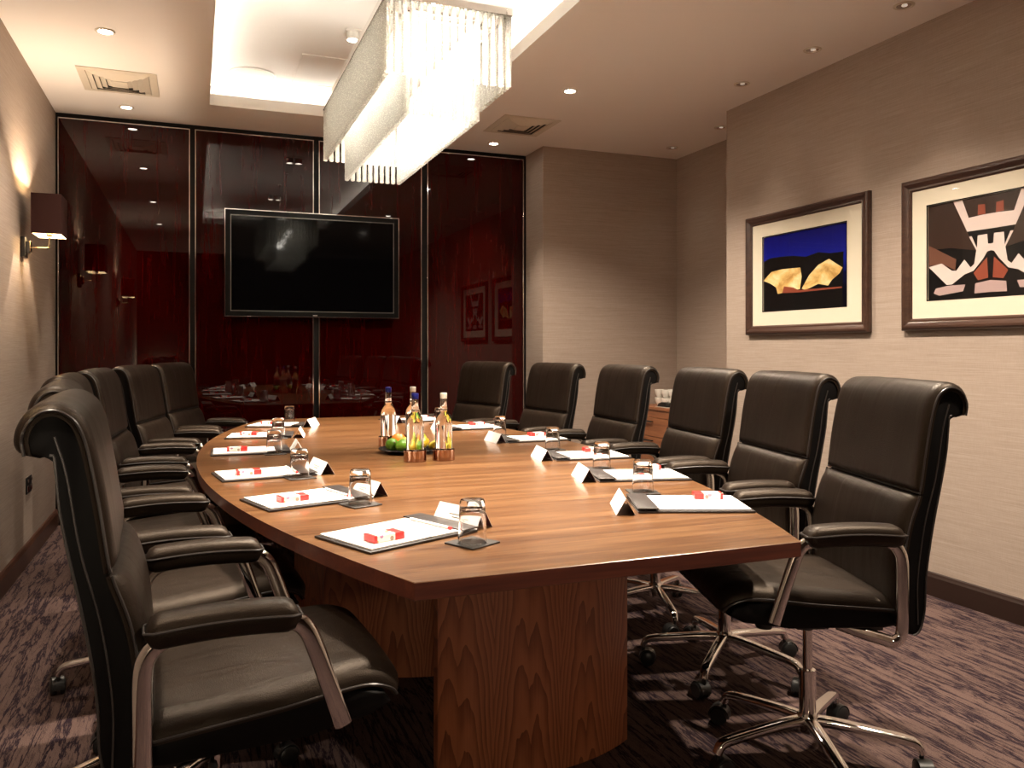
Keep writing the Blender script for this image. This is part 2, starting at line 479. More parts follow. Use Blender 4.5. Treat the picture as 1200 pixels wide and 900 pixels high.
# skirting with a small ogee top
def skirting(name, p0, p1, inward, m='skirt', h=.113):
    prof = [(0, 0), (.018, 0), (.018, h-.022), (.013, h-.012), (.010, h-.004), (.004, h), (0, h)]
    a = Vector(p0); d = Vector(p1)-a; q = Vector(inward)
    bm = B(); ra = [bm.verts.new((a.x+q.x*u, a.y+q.y*u, v)) for u, v in prof]
    rb = [bm.verts.new((a.x+d.x+q.x*u, a.y+d.y+q.y*u, v)) for u, v in prof]
    n = len(prof)
    for i in range(n): bm.faces.new((ra[i], ra[(i+1) % n], rb[(i+1) % n], rb[i]))
    bm.faces.new(ra); bm.faces.new(rb[::-1])
    struct(name, bm, m, smooth=False)
skirting('baseboard_left', (XL, YN), (XL, YB), (1, 0), 'skirt_l')
skirting('baseboard_right', (XR, YN), (XR, YJOG), (-1, 0))
skirting('baseboard_recess', (XREC, YJOG), (XREC, YREC), (-1, 0))
skirting('baseboard_return', (XP, YREC), (XREC-.02, YREC), (0, -1))
skirting('baseboard_near', (XL+.02, YN), (XR-.02, YN), (0, 1))

# ------------------------------------------------------------------ glossy red panels on the back wall
PX = [(-.866, -.030), (.002, .838), (.874, 1.676), (1.720, 2.548)]
words = ['leftmost tall glossy dark red wood panel, behind the wall sconce', 'second tall glossy dark red panel from the left, behind left half of the screen',
         'third tall glossy dark red panel from the left, behind right half of the screen', 'rightmost tall glossy dark red panel beside the beige wall']
for i, (a, b) in enumerate(PX):
    t = thing('wall_panel', words[i], 'panel', ((a+b)/2, YB, 0), group='glossy red panels on the back wall')
    w = (b-a)/2; zt = 2.775
    obj('panel_board', box(B(), -w+.008, w-.008, -.022, -.001, .02, zt-.008, .0015, 1), 'red', t, smooth=False)
    bm = B()
    for x0, x1, z0, z1 in ((-w, -w+.008, .02, zt), (w-.008, w, .02, zt), (-w+.008, w-.008, zt-.008, zt)):
        box(bm, x0, x1, -.026, -.001, z0, z1, .0015, 1)
    obj('chrome_edging', bm, 'chrome', t)

# ------------------------------------------------------------------ television
t = thing('mounted_television', 'large black flat screen television hung on the red panelled wall', 'television', (.8365, YB-.027, 1.822))
w, h = .637, .388
obj('back_housing', box(B(), -w+.02, w-.02, -.06, -.001, -h+.02, h-.02, .006, 2), 'bezel', t)
bm = B()
def ring(bm, w, h, th, y0, y1, bev=.001):
    box(bm, -w, -w+th, y0, y1, -h, h, bev, 1); box(bm, w-th, w, y0, y1, -h, h, bev, 1)
    box(bm, -w+th, w-th, y0, y1, h-th, h, bev, 1); box(bm, -w+th, w-th, y0, y1, -h, -h+th, bev, 1)
ring(bm, w, h, .006, -.082, -.055)
obj('silver_outer_trim', bm, 'chrome', t)
bm = B(); ring(bm, w-.006, h-.006, .034, -.080, -.055); obj('bezel', bm, 'bezel', t)
bm = B(); ring(bm, w-.040, h-.040, .006, -.078, -.060, .0005); obj('inner_trim', bm, 'grey_metal', t)
obj('screen', box(B(), -w+.046, w-.046, -.073, -.062, -h+.046, h-.046), 'screen', t, smooth=False)
obj('maker_badge', box(B(), -.016, .016, -.0812, -.0795, -h+.012, -h+.017), 'white_cap', t, smooth=False)

# ------------------------------------------------------------------ pictures
def frame_mesh(hw, hh, fw=.058, d=.034):
    """mitred moulding around (y,z) rectangle; front faces -x"""
    prof = [(0, 0), (0, -.020), (.004, -.028), (.012, -d), (.022, -d+.001), (.030, -.026), (.042, -.020), (.050, -.021), (fw, -.014), (fw, 0)]
    bm = B(); rings = []
    for sy, sz in ((-1, -1), (1, -1), (1, 1), (-1, 1)):
        rings.append([bm.verts.new((x, sy*(hw-o), sz*(hh-o))) for o, x in prof])
    n = len(prof)
    for k in range(4):
        a, b = rings[k], rings[(k+1) % 4]
        for j in range(n): bm.faces.new((a[j], a[(j+1) % n], b[(j+1) % n], b[j]))
    return bm
def poly(bm, pts, x, mi):
    f = bm.faces.new([bm.verts.new((x, a, b)) for a, b in pts]); f.material_index = mi
def picture(name, label, yc, zc, hw, hh, mats, shapes, phw, phh, dy=0, dz=0):
    t = thing(name, label, 'picture', (XR-.001, yc, zc))
    obj('frame', frame_mesh(hw, hh), 'pic_frame', t, angle=25)
    bm = B(); o = .054; w1, h1 = hw-o, hh-o
    for y0, y1, z0, z1 in ((-w1, dy-phw, -h1, h1), (dy+phw, w1, -h1, h1), (dy-phw, dy+phw, dz+phh, h1), (dy-phw, dy+phw, -h1, dz-phh)):
        box(bm, -.012, -.006, y0, y1, z0, z1)
    obj('mount_board', bm, 'mat', t, smooth=False)
    bm = B(); x = -.0130; e = .006
    for y0, y1, z0, z1 in ((dy-phw-e, dy-phw, dz-phh-e, dz+phh+e), (dy+phw, dy+phw+e, dz-phh-e, dz+phh+e), (dy-phw, dy+phw, dz+phh, dz+phh+e), (dy-phw, dy+phw, dz-phh-e, dz-phh)):
        box(bm, -.0130, -.0119, y0, y1, z0, z1)
    obj('black_fillet', bm, 'black', t, smooth=False)
    bm = B(); box(bm, -.0055, -.003, dy-phw, dy+phw, dz-phh, dz+phh, mi=0)
    for k, (pts, mi) in enumerate(shapes):
        poly(bm, [(a-yc, b-zc) for a, b in pts], -.0056-.00012*(k+1), mi)
    obj('photograph', bm, mats, t, smooth=False)
    bm = B(); poly(bm, [(-hw+.05, -hh+.05), (-hw+.05, hh-.05), (hw-.05, hh-.05), (hw-.05, -hh+.05)], -.0148, 0)
    obj('glazing', bm, 'pane', t, smooth=False)
    return t
PIC1=[
  ( [(4.23, 1.528), (3.983, 1.53), (3.533, 1.542), (3.533, 1.439), (4.232, 1.439)] , 1 ),# ground
  ( [(4.227, 1.74), (4.149, 1.766), (4.048, 1.766), (3.935, 1.76), (3.827, 1.743), (3.723, 1.758), (3.624, 1.742), (3.528, 1.741), (3.531, 1.522), (4.23, 1.523)] , 1 ),# trees
  ( [(4.209, 1.63), (4.132, 1.68), (4.032, 1.688), (3.873, 1.684), (3.861, 1.629), (3.876, 1.556), (4.073, 1.539), (4.09, 1.581), (4.14, 1.607)] , 2 ),# l
  ( [(3.861, 1.557), (3.797, 1.634), (3.723, 1.685), (3.638, 1.711), (3.535, 1.652), (3.555, 1.624), (3.617, 1.589), (3.645, 1.56), (3.723, 1.576), (3.827, 1.547)] , 2 ),# r
  ( [(4.032, 1.542), (4.016, 1.582), (3.935, 1.57), (3.888, 1.551), (3.541, 1.548), (3.541, 1.539), (3.888, 1.537)] , 3 ),# glow
]
PIC2=[
  ( [(2.981, 1.905), (2.829, 1.9), (2.754, 1.746), (2.709, 1.654), (2.842, 1.68), (2.977, 1.684)] , 2 ),# ceil
  ( [(2.829, 1.897), (2.754, 1.746), (2.634, 1.745), (2.634, 1.767), (2.634, 1.815), (2.746, 1.809), (2.78, 1.897)] , 1 ),# uppertrap
  ( [(2.778, 1.896), (2.746, 1.812), (2.634, 1.813), (2.634, 1.903)] , 2 ),# inner
  ( [(2.699, 1.815), (2.697, 1.862), (2.662, 1.859), (2.66, 1.814)] , 5 ),# redcol
  ( [(2.744, 1.721), (2.73, 1.722), (2.703, 1.664), (2.699, 1.721), (2.651, 1.722), (2.647, 1.678), (2.634, 1.676), (2.634, 1.646), (2.651, 1.642), (2.674, 1.609), (2.72, 1.561), (2.78, 1.545), (2.717, 1.592), (2.706, 1.654)] , 1 ),# leg
  ( [(2.966, 1.6), (2.892, 1.611), (2.835, 1.571), (2.811, 1.569), (2.768, 1.618), (2.73, 1.572), (2.78, 1.54), (2.835, 1.506), (2.864, 1.506)] , 1 ),# lowtri
  ( [(2.964, 1.705), (2.811, 1.623), (2.817, 1.572), (2.892, 1.611), (2.964, 1.605)] , 4 ),# brown
  ( [(2.72, 1.55), (2.651, 1.617), (2.645, 1.523), (2.697, 1.515)] , 5 ),# glow
  ( [(2.937, 1.47), (2.924, 1.493), (2.854, 1.502), (2.762, 1.501), (2.774, 1.47), (2.905, 1.457)] , 3 ),# water1
  ( [(2.715, 1.456), (2.711, 1.502), (2.634, 1.512), (2.634, 1.458)] , 3 ),# water2
]

PCEN = 2.634
mirror = [([(2*PCEN-a, b) for a, b in pts][::-1], mi) for pts, mi in PIC2]
picture('framed_picture', 'smaller framed photograph of gold lit shells under a deep blue night sky', 3.8475, 1.666, .5165, .377, ['sky_print', 'black_ink', 'gold_print', 'red_print'], PIC1, .352, .231, .006, .003)
picture('framed_picture', 'large framed photograph of white angular beams on black, cut by the right edge', 2.618, 1.666, .498, .374, ['black_ink', 'white_print', 'dark_print', 'white_print2', 'brown_print', 'red_print'], [v for p in zip(PIC2, mirror) for v in p], .350, .229, 0, .003)

# ------------------------------------------------------------------ wall sconces
def sconce(x, y, label, rz=0, z=1.755):
    t = thing('wall_sconce', label, 'wall lamp', (x, y, z), rz)
    obj('backplate', box(B(), .001, .024, -.045, .045, -.055, .055, .002, 2), 'plastic', t)
    obj('switch_block', box(B(), .0241, .042, -.022, .022, -.030, .032, .002, 2), 'grey_metal', t)
    bm = B()
    path = smooth_path([(.042, 0, 0), (.07, 0, 0), (.105, 0, 0), (.128, 0, .002), (.134, 0, .012), (.134, 0, .035), (.134, 0, .075)], 4)
    sweep(bm, path, circ(.0055, 10)); box(bm, .0421, .046, -.026, .026, -.024, .036, .001, 1)
    lathe(bm, [(.0, .066), (.016, .067), (.018, .075), (.016, .10), (.010, .102), (.0, .103)], 14, (.134, 0, 0), caps=False)
    obj('arm', bm, 'brass', t)
    # hollow rectangular shade, open above and below
    x0, x1, y0, y1, z0, z1 = .062, .206, -.112, .112, .068, .285
    bm = B(); th = .003
    for a in ((x0, x0+th, y0, y1), (x1-th, x1, y0, y1), (x0+th, x1-th, y0, y0+th), (x0+th, x1-th, y1-th, y1)):
        box(bm, *a, z0, z1)
    sh = obj('shade', bm, 'shade', t, smooth=False)
    bm = B(); e = th+.0004; q = .001
    for a in ((x0+e, x0+e+q, y0+e, y1-e), (x1-e-q, x1-e, y0+e, y1-e), (x0+e+q, x1-e-q, y0+e, y0+e+q), (x0+e+q, x1-e-q, y1-e-q, y1-e)):
        box(bm, *a, z0+.001, z1-.001)
    obj('shade_lining', bm, 'shade_in', sh, smooth=False)
    bm = B(); ball(bm, (.134, 0, .155), .02, 1, 1, 1.5); lathe(bm, [(.012, .103), (.012, .135)], 12, (.134, 0, 0))
    obj('bulb', bm, 'bulb', t)
    return t
sconce(XL, 5.11, 'wall sconce with dark square shade beside the panelled wall')
sconce(XL, 1.68, 'wall sconce with dark square shade, the one nearer the camera')
# unseen globe lamp and table, added behind the camera to light the front pedestal
t = thing('added_lamp_table', 'small dark table added behind the camera to hold the fill lamp', 'side table', (-.50, YN+.24, 0))
obj('table_top', box(B(), -.20, .20, -.20, .20, .62, .65, .004, 2), 'skirt', t)
for sx in (-1, 1):
    for sy in (-1, 1): obj('leg', box(B(), sx*.17-.018, sx*.17+.018, sy*.17-.018, sy*.17+.018, 0, .62, .003, 1), 'skirt', t)
t = thing('added_fill_lamp', 'white globe lamp added unseen behind the camera as fill light', 'lamp', (-.50, YN+.24, .6505))
bm = B(); lathe(bm, [(.001, 0), (.07, 0), (.072, .008), (.02, .016), (.012, .03), (.012, .17), (.03, .19), (.034, .20), (.001, .20)], 28, caps=False); obj('lamp_base', bm, 'brass', t)
bm = B(); ball(bm, (0, 0, .296), .10, 1, 1, 1, 28, 18); obj('globe', bm, 'globe', t)

# power socket low on the left wall
t = thing('power_socket', 'small dark metal power socket low on the left wall', 'socket', (XL, 5.29, .432))
obj('faceplate', box(B(), .001, .008, -.075, .075, -.046, .046, .002, 2), 'plastic', t)
bm = B()
for y in (-.045, .045):
    box(bm, .0081, .013, y-.010, y+.010, .018, .034, .001, 1); box(bm, .0081, .0115, y-.020, y+.020, -.034, -.002, .001, 1)
obj('rocker', bm, 'chrome', t)

# ------------------------------------------------------------------ ceiling fittings
def downlight_proto(kind):
    t = thing('downlight', 'x', 'ceiling light')
    bm = B()
    lathe(bm, [(.034, -.0005), (.047, -.0005), (.048, -.003), (.045, -.006), (.037, -.007), (.033, -.004)], 28, caps=False)
    obj('trim_ring', bm, 'vent', t)
    bm = B()
    if kind == 'room':
        lathe(bm, [(.0, -.0012), (.026, -.0014), (.030, -.003), (.030, -.0006)], 24, caps=False)
        obj('lamp_face', bm, 'spot', t)
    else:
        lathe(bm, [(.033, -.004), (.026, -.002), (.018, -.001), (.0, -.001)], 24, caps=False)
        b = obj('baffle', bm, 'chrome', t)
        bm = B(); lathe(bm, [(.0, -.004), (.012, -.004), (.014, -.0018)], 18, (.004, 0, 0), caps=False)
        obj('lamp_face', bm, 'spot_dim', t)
    return t
def light(name, kind, loc, energy, col, rot=(0, 0, 0), **k):
    d = bpy.data.lights.new(name, kind); d.energy = energy; d.color = col
    for a, v in k.items(): setattr(d, a, v)
    o = bpy.data.objects.new(name, d); COL.objects.link(o); o.location = loc; o.rotation_euler = rot
    return o
WARM = (1., .845, .67); WARM2 = (1., .80, .60)
LP = dict(room_l=95, room_r=290, wash=14, tray=360, chand=5.5, sconce=26)
#LIGHT_POWERS
P = {k: None for k in ('room', 'wash')}
def put_light(kind, x, y, z, label, group):
    if P[kind] is None: P[kind] = downlight_proto(kind); o = P[kind]
    else: o = copy_tree(P[kind])
    o.location = (x, y, z); o['label'] = label; o['group'] = group
near = ['beside the left air vent, on its far side', 'over the left side chairs, camera side of the left vent', 'third downlight of the left row, out over the chairs', 'left row downlight nearest the camera']
for (y, lb) in zip((5.97, 4.585, 2.81, 1.11), near):
    put_light('room', -.422, y, ZC, 'small lit downlight ' + lb, 'left row of lit downlights')
    light('left_row_beam', 'SPOT', (-.422, y, ZC-.012), LP['room_l'], WARM, spot_size=R(44 if y > 5.5 else 84), spot_blend=.8, shadow_soft_size=.03)
near = ['near the right air vent, on its far side', 'shining brightly left of the right wall, camera side of the right vent', 'third of the right row, above the right chairs', 'right row downlight nearest the camera']
for (y, lb) in zip((5.98, 4.59, 2.81, 1.11), near):
    put_light('room', 2.18, y, ZC, 'small lit downlight ' + lb, 'right row of lit downlights')
    light('right_row_beam', 'SPOT', (2.18, y, ZC-.012), LP['room_r']*(.3 if y > 5.5 else 1), WARM, spot_size=R(56 if y > 5.5 else 128), spot_blend=.75, shadow_soft_size=.04)
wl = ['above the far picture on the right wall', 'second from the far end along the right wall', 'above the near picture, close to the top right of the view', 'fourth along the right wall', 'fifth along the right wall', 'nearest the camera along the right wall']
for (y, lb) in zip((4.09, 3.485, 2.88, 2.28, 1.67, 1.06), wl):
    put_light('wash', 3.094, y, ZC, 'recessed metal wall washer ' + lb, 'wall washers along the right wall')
    light('wall_washer_beam', 'SPOT', (3.094, y, ZC-.012), LP['wash'], WARM, spot_size=R(62), spot_blend=1., shadow_soft_size=.06)
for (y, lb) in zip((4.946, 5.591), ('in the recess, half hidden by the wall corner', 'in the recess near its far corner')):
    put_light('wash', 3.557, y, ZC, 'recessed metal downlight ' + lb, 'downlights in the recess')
    light('recess_beam', 'SPOT', (3.557, y, ZC-.012), LP['wash']*.16, WARM, spot_size=R(74), spot_blend=.8, shadow_soft_size=.03)
# twin adjustable spots in the tray, either end of the chandelier
def twin(y, label):
    t = thing('twin_spotlight', label, 'ceiling light', (.875, y, ZT), group='twin spotlights in the ceiling tray')
    bm = B(); ring_pts = None
    box(bm, -.085, .085, -.045, .045, -.006, -.0005, .002, 2); obj('mounting_plate', bm, 'white', t)
    for sx in (-1, 1):
        bm = B(); lathe(bm, [(.0, -.0065), (.031, -.0065), (.035, -.03), (.035, -.052), (.031, -.052), (.029, -.040), (.0, -.040)], 24, (sx*.041, 0, 0), caps=False)
        h = obj('lamp_head', bm, 'white', t)
        bm = B(); lathe(bm, [(.0, -.0405), (.026, -.0405), (.026, -.0440), (.0, -.0445)], 24, (sx*.041, 0, 0), caps=False)
        obj('lamp_face', bm, 'spot', h)
        light('tray_beam', 'SPOT', (.875+sx*.041, y, ZT-.06), LP['tray'], WARM, spot_size=R(64), spot_blend=.9, shadow_soft_size=.03)
twin(4.62, 'twin spotlight in the ceiling tray beyond the chandelier')
twin(2.62, 'twin spotlight in the ceiling tray on the camera side of the chandelier')

def vent(x, y, label, hw=.212, hd=.228):
    t = thing('ceiling_vent', label, 'air vent', (x, y, ZC), group='square ceiling diffusers')
    bm = B()
    ring2 = [(hw, hd, -.0005), (hw, hd, -.005), (hw-.042, hd-.042, -.007), (hw-.045, hd-.045, -.0005)]
    def rect_ring(bm, prof):
        rs = [[bm.verts.new((sx*a, sy*b, z)) for sx, sy in ((-1, -1), (1, -1), (1, 1), (-1, 1))] for a, b, z in prof]
        for p, q in zip(rs, rs[1:]):
            for i in range(4): bm.faces.new((p[i], p[(i+1) % 4], q[(i+1) % 4], q[i]))
    rect_ring(bm, ring2); obj('flange', bm, 'vent', t, smooth=False)
    obj('dark_plenum', box(B(), -hw+.046, hw-.046, -hd+.046, hd-.046, -.003, -.0005), 'black_gap', t, smooth=False)
    for k in range(4):
        a, b = hw-.052-k*.032, hd-.052-k*.032
        bm = B()
        rect_ring(bm, [(a+.006, b+.006, -.0045), (a+.004, b+.004, -.0045), (a-.026, b-.026, -.017), (a-.024, b-.024, -.0175), (a+.006, b+.006, -.0045)])
        obj('louvre', bm, 'vent', t, smooth=False)
    bm = B(); box(bm, -hw+.168, hw-.168, -hd+.168, hd-.168, -.0185, -.004); obj('centre_plate', bm, 'vent', t, smooth=False)
vent(-.42, 5.425, 'square cream air vent in the ceiling above the wall sconce')
vent(2.195, 5.44, 'square cream air vent in the ceiling right of the chandelier')
t = thing('ceiling_speaker', 'round ceiling speaker grille in the bright ceiling tray', 'speaker', (.352, 5.585, ZT))
bm = B(); lathe(bm, [(.150, -.0005), (.152, -.004), (.146, -.008), (.138, -.0075), (.136, -.004)], 48, caps=False); obj('rim', bm, 'white', t)
bm = B(); lathe(bm, [(.137, -.004), (.09, -.0055), (.0, -.006)], 48, caps=False); obj('grille', bm, 'vent', t)
t = thing('access_hatch', 'square access hatch beside the round speaker in the ceiling tray', 'hatch', (.895, 5.36, ZT))
bm = B()
obj('hatch_panel', box(B(), -.278, .278, -.278, .278, -.004, -.0005, .001, 1), 'plaster_white', t)
bm = B(); e = .285
for a in ((-e, -e+.005, -e, e), (e-.005, e, -e, e), (-e+.005, e-.005, -e, -e+.005), (-e+.005, e-.005, e-.005, e)): box(bm, *a, -.006, -.0005)
obj('hatch_frame', bm, 'white', t, smooth=False)
# cove led tape hidden behind the lip
bm = B(); zz = ZC+.034; o0 = .165; o1 = .185
box(bm, TX0-o1, TX0-o0, TY0, TY1, zz, zz+.006); box(bm, TX1+o0, TX1+o1, TY0, TY1, zz, zz+.006)
box(bm, TX0, TX1, TY0-o1, TY0-o0, zz, zz+.006); box(bm, TX0, TX1, TY1+o0, TY1+o1, zz, zz+.006)
tag(obj('led_tape', bm, 'led', smooth=False), 'glowing light strip in the cove around the ceiling tray', 'cove light')

# ------------------------------------------------------------------ chandelier
CX, CY = .873, 3.60
t = thing('chandelier', 'long two tier crystal rod chandelier glowing over the table', 'chandelier', (CX, CY, ZT))
h1x, h1y, h2x, h2y = .232, .735, .137, .640
z_pl = 2.455-ZT; z_b1 = 2.186-ZT; z_b2 = 2.072-ZT
bm = B(); ring_w = .03
for a in ((-h1x-.012, -h1x+.012, -h1y-.012, h1y+.012), (h1x-.012, h1x+.012, -h1y-.012, h1y+.012), (-h1x+.012, h1x-.012, -h1y-.012, -h1y+.012), (-h1x+.012, h1x-.012, h1y-.012, h1y+.012)):
    box(bm, *a, z_pl, z_pl+.028, .001, 1)
for k in range(6): box(bm, -h1x+.012, h1x-.012, -.55+1.1*k/5-.012, -.55+1.1*k/5+.012, z_pl+.016, z_pl+.022)
for sx in (-.18, .18): box(bm, sx-.006, sx+.006, -h1y+.012, h1y-.012, z_pl+.0221, z_pl+.028)
obj('canopy_frame', bm, 'chrome', t)
bm = B()
for a in ((-h2x-.006, -h2x+.006, -h2y-.006, h2y+.006), (h2x-.006, h2x+.006, -h2y-.006, h2y+.006), (-h2x+.006, h2x-.006, -h2y-.006, -h2y+.006), (-h2x+.006, h2x-.006, h2y-.006, h2y+.006)):
    box(bm, *a, z_pl+.004, z_pl+.0158)
obj('inner_rail', bm, 'chrome', t, smooth=False)
for sy in (-1, 1):
    bm = B(); lathe(bm, [(.0035, z_pl+.0225), (.0035, -.0125)], 8, (0, sy*.33, 0)); lathe(bm, [(.02, -.012), (.022, -.0005)], 16, (0, sy*.33, 0))
    obj('suspension_rod', bm, 'chrome', t)
def strand_mesh(bm, x, y, z0, z1, r=.0118):
    n = 9; prof = [(.002, z1+.004), (.003, z1)]
    steps = max(6, int((z1-z0)/.022))
    for i in range(steps+1):
        z = z1-.003-(z1-z0-.006)*i/steps
        prof.append((r*(.93+.07*math.sin(i*2.4+x*50+y*31)), z))
    prof.append((.004, z0))
    lathe(bm, prof, n, (x, y, 0))
strands = []
def tier(hx, hy, z0, z1, nx, ny, pri):
    for i in range(nx):
        x = -hx+2*hx*i/(nx-1)
        strands.append((pri[0], x, -hy, z0, z1)); strands.append((pri[1], x, hy, z0, z1))
    for j in range(1, ny-1):
        y = -hy+2*hy*j/(ny-1)
        strands.append((pri[2]+j*.001, -hx, y, z0, z1)); strands.append((pri[3]+j*.001, hx, y, z0, z1))
tier(h1x, h1y, z_b1, z_pl, 16, 49, (0, 5, 1, 2.2))
tier(h2x, h2y, z_b2, z_pl, 10, 43, (0.5, 2.1, 2, 4))
strands.sort(key=lambda s: s[0])
rest = B()
for i, (pr_, x, y, z0, z1) in enumerate(strands):
    if i < 100:
        bm = B(); strand_mesh(bm, x, y, z0, z1); obj('crystal_rod', bm, 'crystal', t)
    else: strand_mesh(rest, x, y, z0, z1)
o = obj('crystal_rods', rest, 'crystal', t); o['kind'] = 'stuff'
for k in range(6):
    y = -.55+1.1*k/5
    bm = B(); lathe(bm, [(.012, z_pl+.0155), (.012, z_pl-.02), (.020, z_pl-.03), (.022, z_pl-.045), (.012, z_pl-.058), (.001, z_pl-.06)], 14, (0, y, 0))
    obj('lamp_bulb', bm, 'bulb', t)
    light('chandelier_glow', 'POINT', (CX, CY+y, ZT+z_pl-.11), LP['chand'], (1., .93, .82), shadow_soft_size=.03)

# ------------------------------------------------------------------ boardroom table
TCX, TCY = .877, 3.545
def half(y):
    RR = 5.17; return .87-(RR-math.sqrt(RR*RR-(y)**2))
t = thing('boardroom_table', 'long boat shaped walnut boardroom table in the middle of the room', 'table', (TCX, TCY, 0))
n = 36; HL = 1.985
ys = [-HL+2*HL*i/n for i in range(n+1)]
out = [(half(y), y) for y in ys]+[(-half(y), y) for y in reversed(ys)]
bm = B(); prism(bm, out, .703, .74, .0015, 1, mi=0, mi_side=1)
obj('tabletop', bm, ['top', 'edge'], t, angle=30)
def bowed(yc, s, hw=.302, k=.98, th=.04, xo=.06):
    xs = [-hw+2*hw*i/16 for i in range(17)]
    f = [(x+xo, yc+s*(-(k*hw*hw)+k*x*x)) for x in xs]
    g = [(x+xo, yc+s*(-(k*hw*hw)+k*x*x+th)) for x in reversed(xs)]
    return prism(B(), f+g, 0, .703, .001, 1)
obj('pedestal_panel', bowed(2.20-TCY, 1), 'cath', t, angle=30)
obj('pedestal_panel', bowed(-(2.20-TCY), -1), 'cath', t, angle=30)
xs = [-.46+.92*i/16 for i in range(17)]
f = [(x+.03, 2.875-TCY+.9*x*x) for x in xs]; g = [(x+.03, -(2.875-TCY)-.9*x*x) for x in reversed(xs)]
obj('central_pedestal', prism(B(), f+g, 0, .703, .001, 1), 'cath', t, angle=30)
bm = B(); box(bm, -.02+.03, .02+.03, 2.20-TCY-.02, 2.90-TCY, .60, .703); box(bm, .01, .05, -(2.90-TCY), -(2.2-TCY-.02), .60, .703)
obj('under_beam', bm, 'black', t, smooth=False)

# ------------------------------------------------------------------ chair
# local frame: faces +x, origin on the floor under the column
FRONT = [(-.152, .455), (-.148, .51), (-.145, .58), (-.147, .66), (-.160, .735), (-.182, .80), (-.190, .822),
         (-.196, .86), (-.206, .93), (-.218, 1.0), (-.230, 1.052), (-.245, 1.081), (-.271, 1.095), (-.297, 1.085), (-.311, 1.056), (-.308, 1.026)]
REAR = [(-.290, 1.020), (-.272, 1.024), (-.268, 1.0), (-.262, .93), (-.248, .85), (-.232, .77), (-.218, .69), (-.206, .60), (-.203, .52), (-.190, .465), (-.172, .452)]
HW = .257
def cushion(pts, hw, thick, sub=5, nt=22, edge=.035, taper=None):
    """soft pad that lies on the line pts (x,z), bulging outwards (to the left of travel)"""
    path = smooth_path([Vector((a, 0, b)) for a, b in pts], sub)
    n = len(path)
    Ls = [0]
    for a, b in zip(path, path[1:]): Ls.append(Ls[-1]+(b-a).length)
    tot = Ls[-1]
    top, bot = [], []
    bm = B()
    for i, p in enumerate(path):
        t_ = (path[min(i+1, n-1)]-path[max(i-1, 0)]).normalized()
        nr = Vector((t_.z, 0, -t_.x))
        s = Ls[i]; e = min(s, tot-s)/edge
        fs = math.sqrt(max(0, 1-(1-min(e, 1))**2))
        ra, rb = [], []
        w = hw if taper is None else hw*taper(s/tot)
        for j in range(nt+1):
            v = -1+2*j/nt
            v = math.copysign(1-(1-abs(v))**1.6, v)
            ew = (1-abs(v))*w/edge
            fv = math.sqrt(max(0, 1-(1-min(ew, 1))**2))
            crown = .86+.14*(1-v*v)
            wob = .0022*noise.noise(Vector((p.x*9, v*3.1, p.z*5)))
            hgt = thick*fs*fv*crown+(wob if fs*fv > .5 else 0)
            ra.append(bm.verts.new(p+nr*hgt+Vector((0, v*w, 0))))
            rb.append(bm.verts.new(p-nr*.006+Vector((0, v*w, 0))))
        top.append(ra); bot.append(rb)
    for G, flip in ((top, False), (bot, True)):
        for i in range(n-1):
            for j in range(nt):
                q = (G[i][j], G[i+1][j], G[i+1][j+1], G[i][j+1])
                bm.faces.new(q[::-1] if flip else q)
    for i in range(n-1):
        bm.faces.new((top[i][0], bot[i][0], bot[i+1][0], top[i+1][0])); bm.faces.new((top[i][nt], top[i+1][nt], bot[i+1][nt], bot[i][nt]))
    for j in range(nt):
        bm.faces.new((top[0][j], top[0][j+1], bot[0][j+1], bot[0][j])); bm.faces.new((top[-1][j], bot[-1][j], bot[-1][j+1], top[-1][j+1]))
    return bm
def piping(pts, hw, r=.0028, off=.004):
    bm = B()
    path = smooth_path([Vector((a, 0, b)) for a, b in pts], 4)
    pp = []
    for i, p in enumerate(path):
        t_ = (path[min(i+1, len(path)-1)]-path[max(i-1, 0)]).normalized()
        pp.append(p+Vector((t_.z, 0, -t_.x))*off)
    # one run: down one side, across the seam, up the other
    run = [p+Vector((0, hw, 0)) for p in pp[::-1]]+[pp[0]+Vector((0, hw*k/6, 0)) for k in range(5, -6, -1)]+[p-Vector((0, hw, 0)) for p in pp]
    sweep(bm, run, circ(r, 6), up=Vector((.3, .2, 1)).normalized())
    return bm
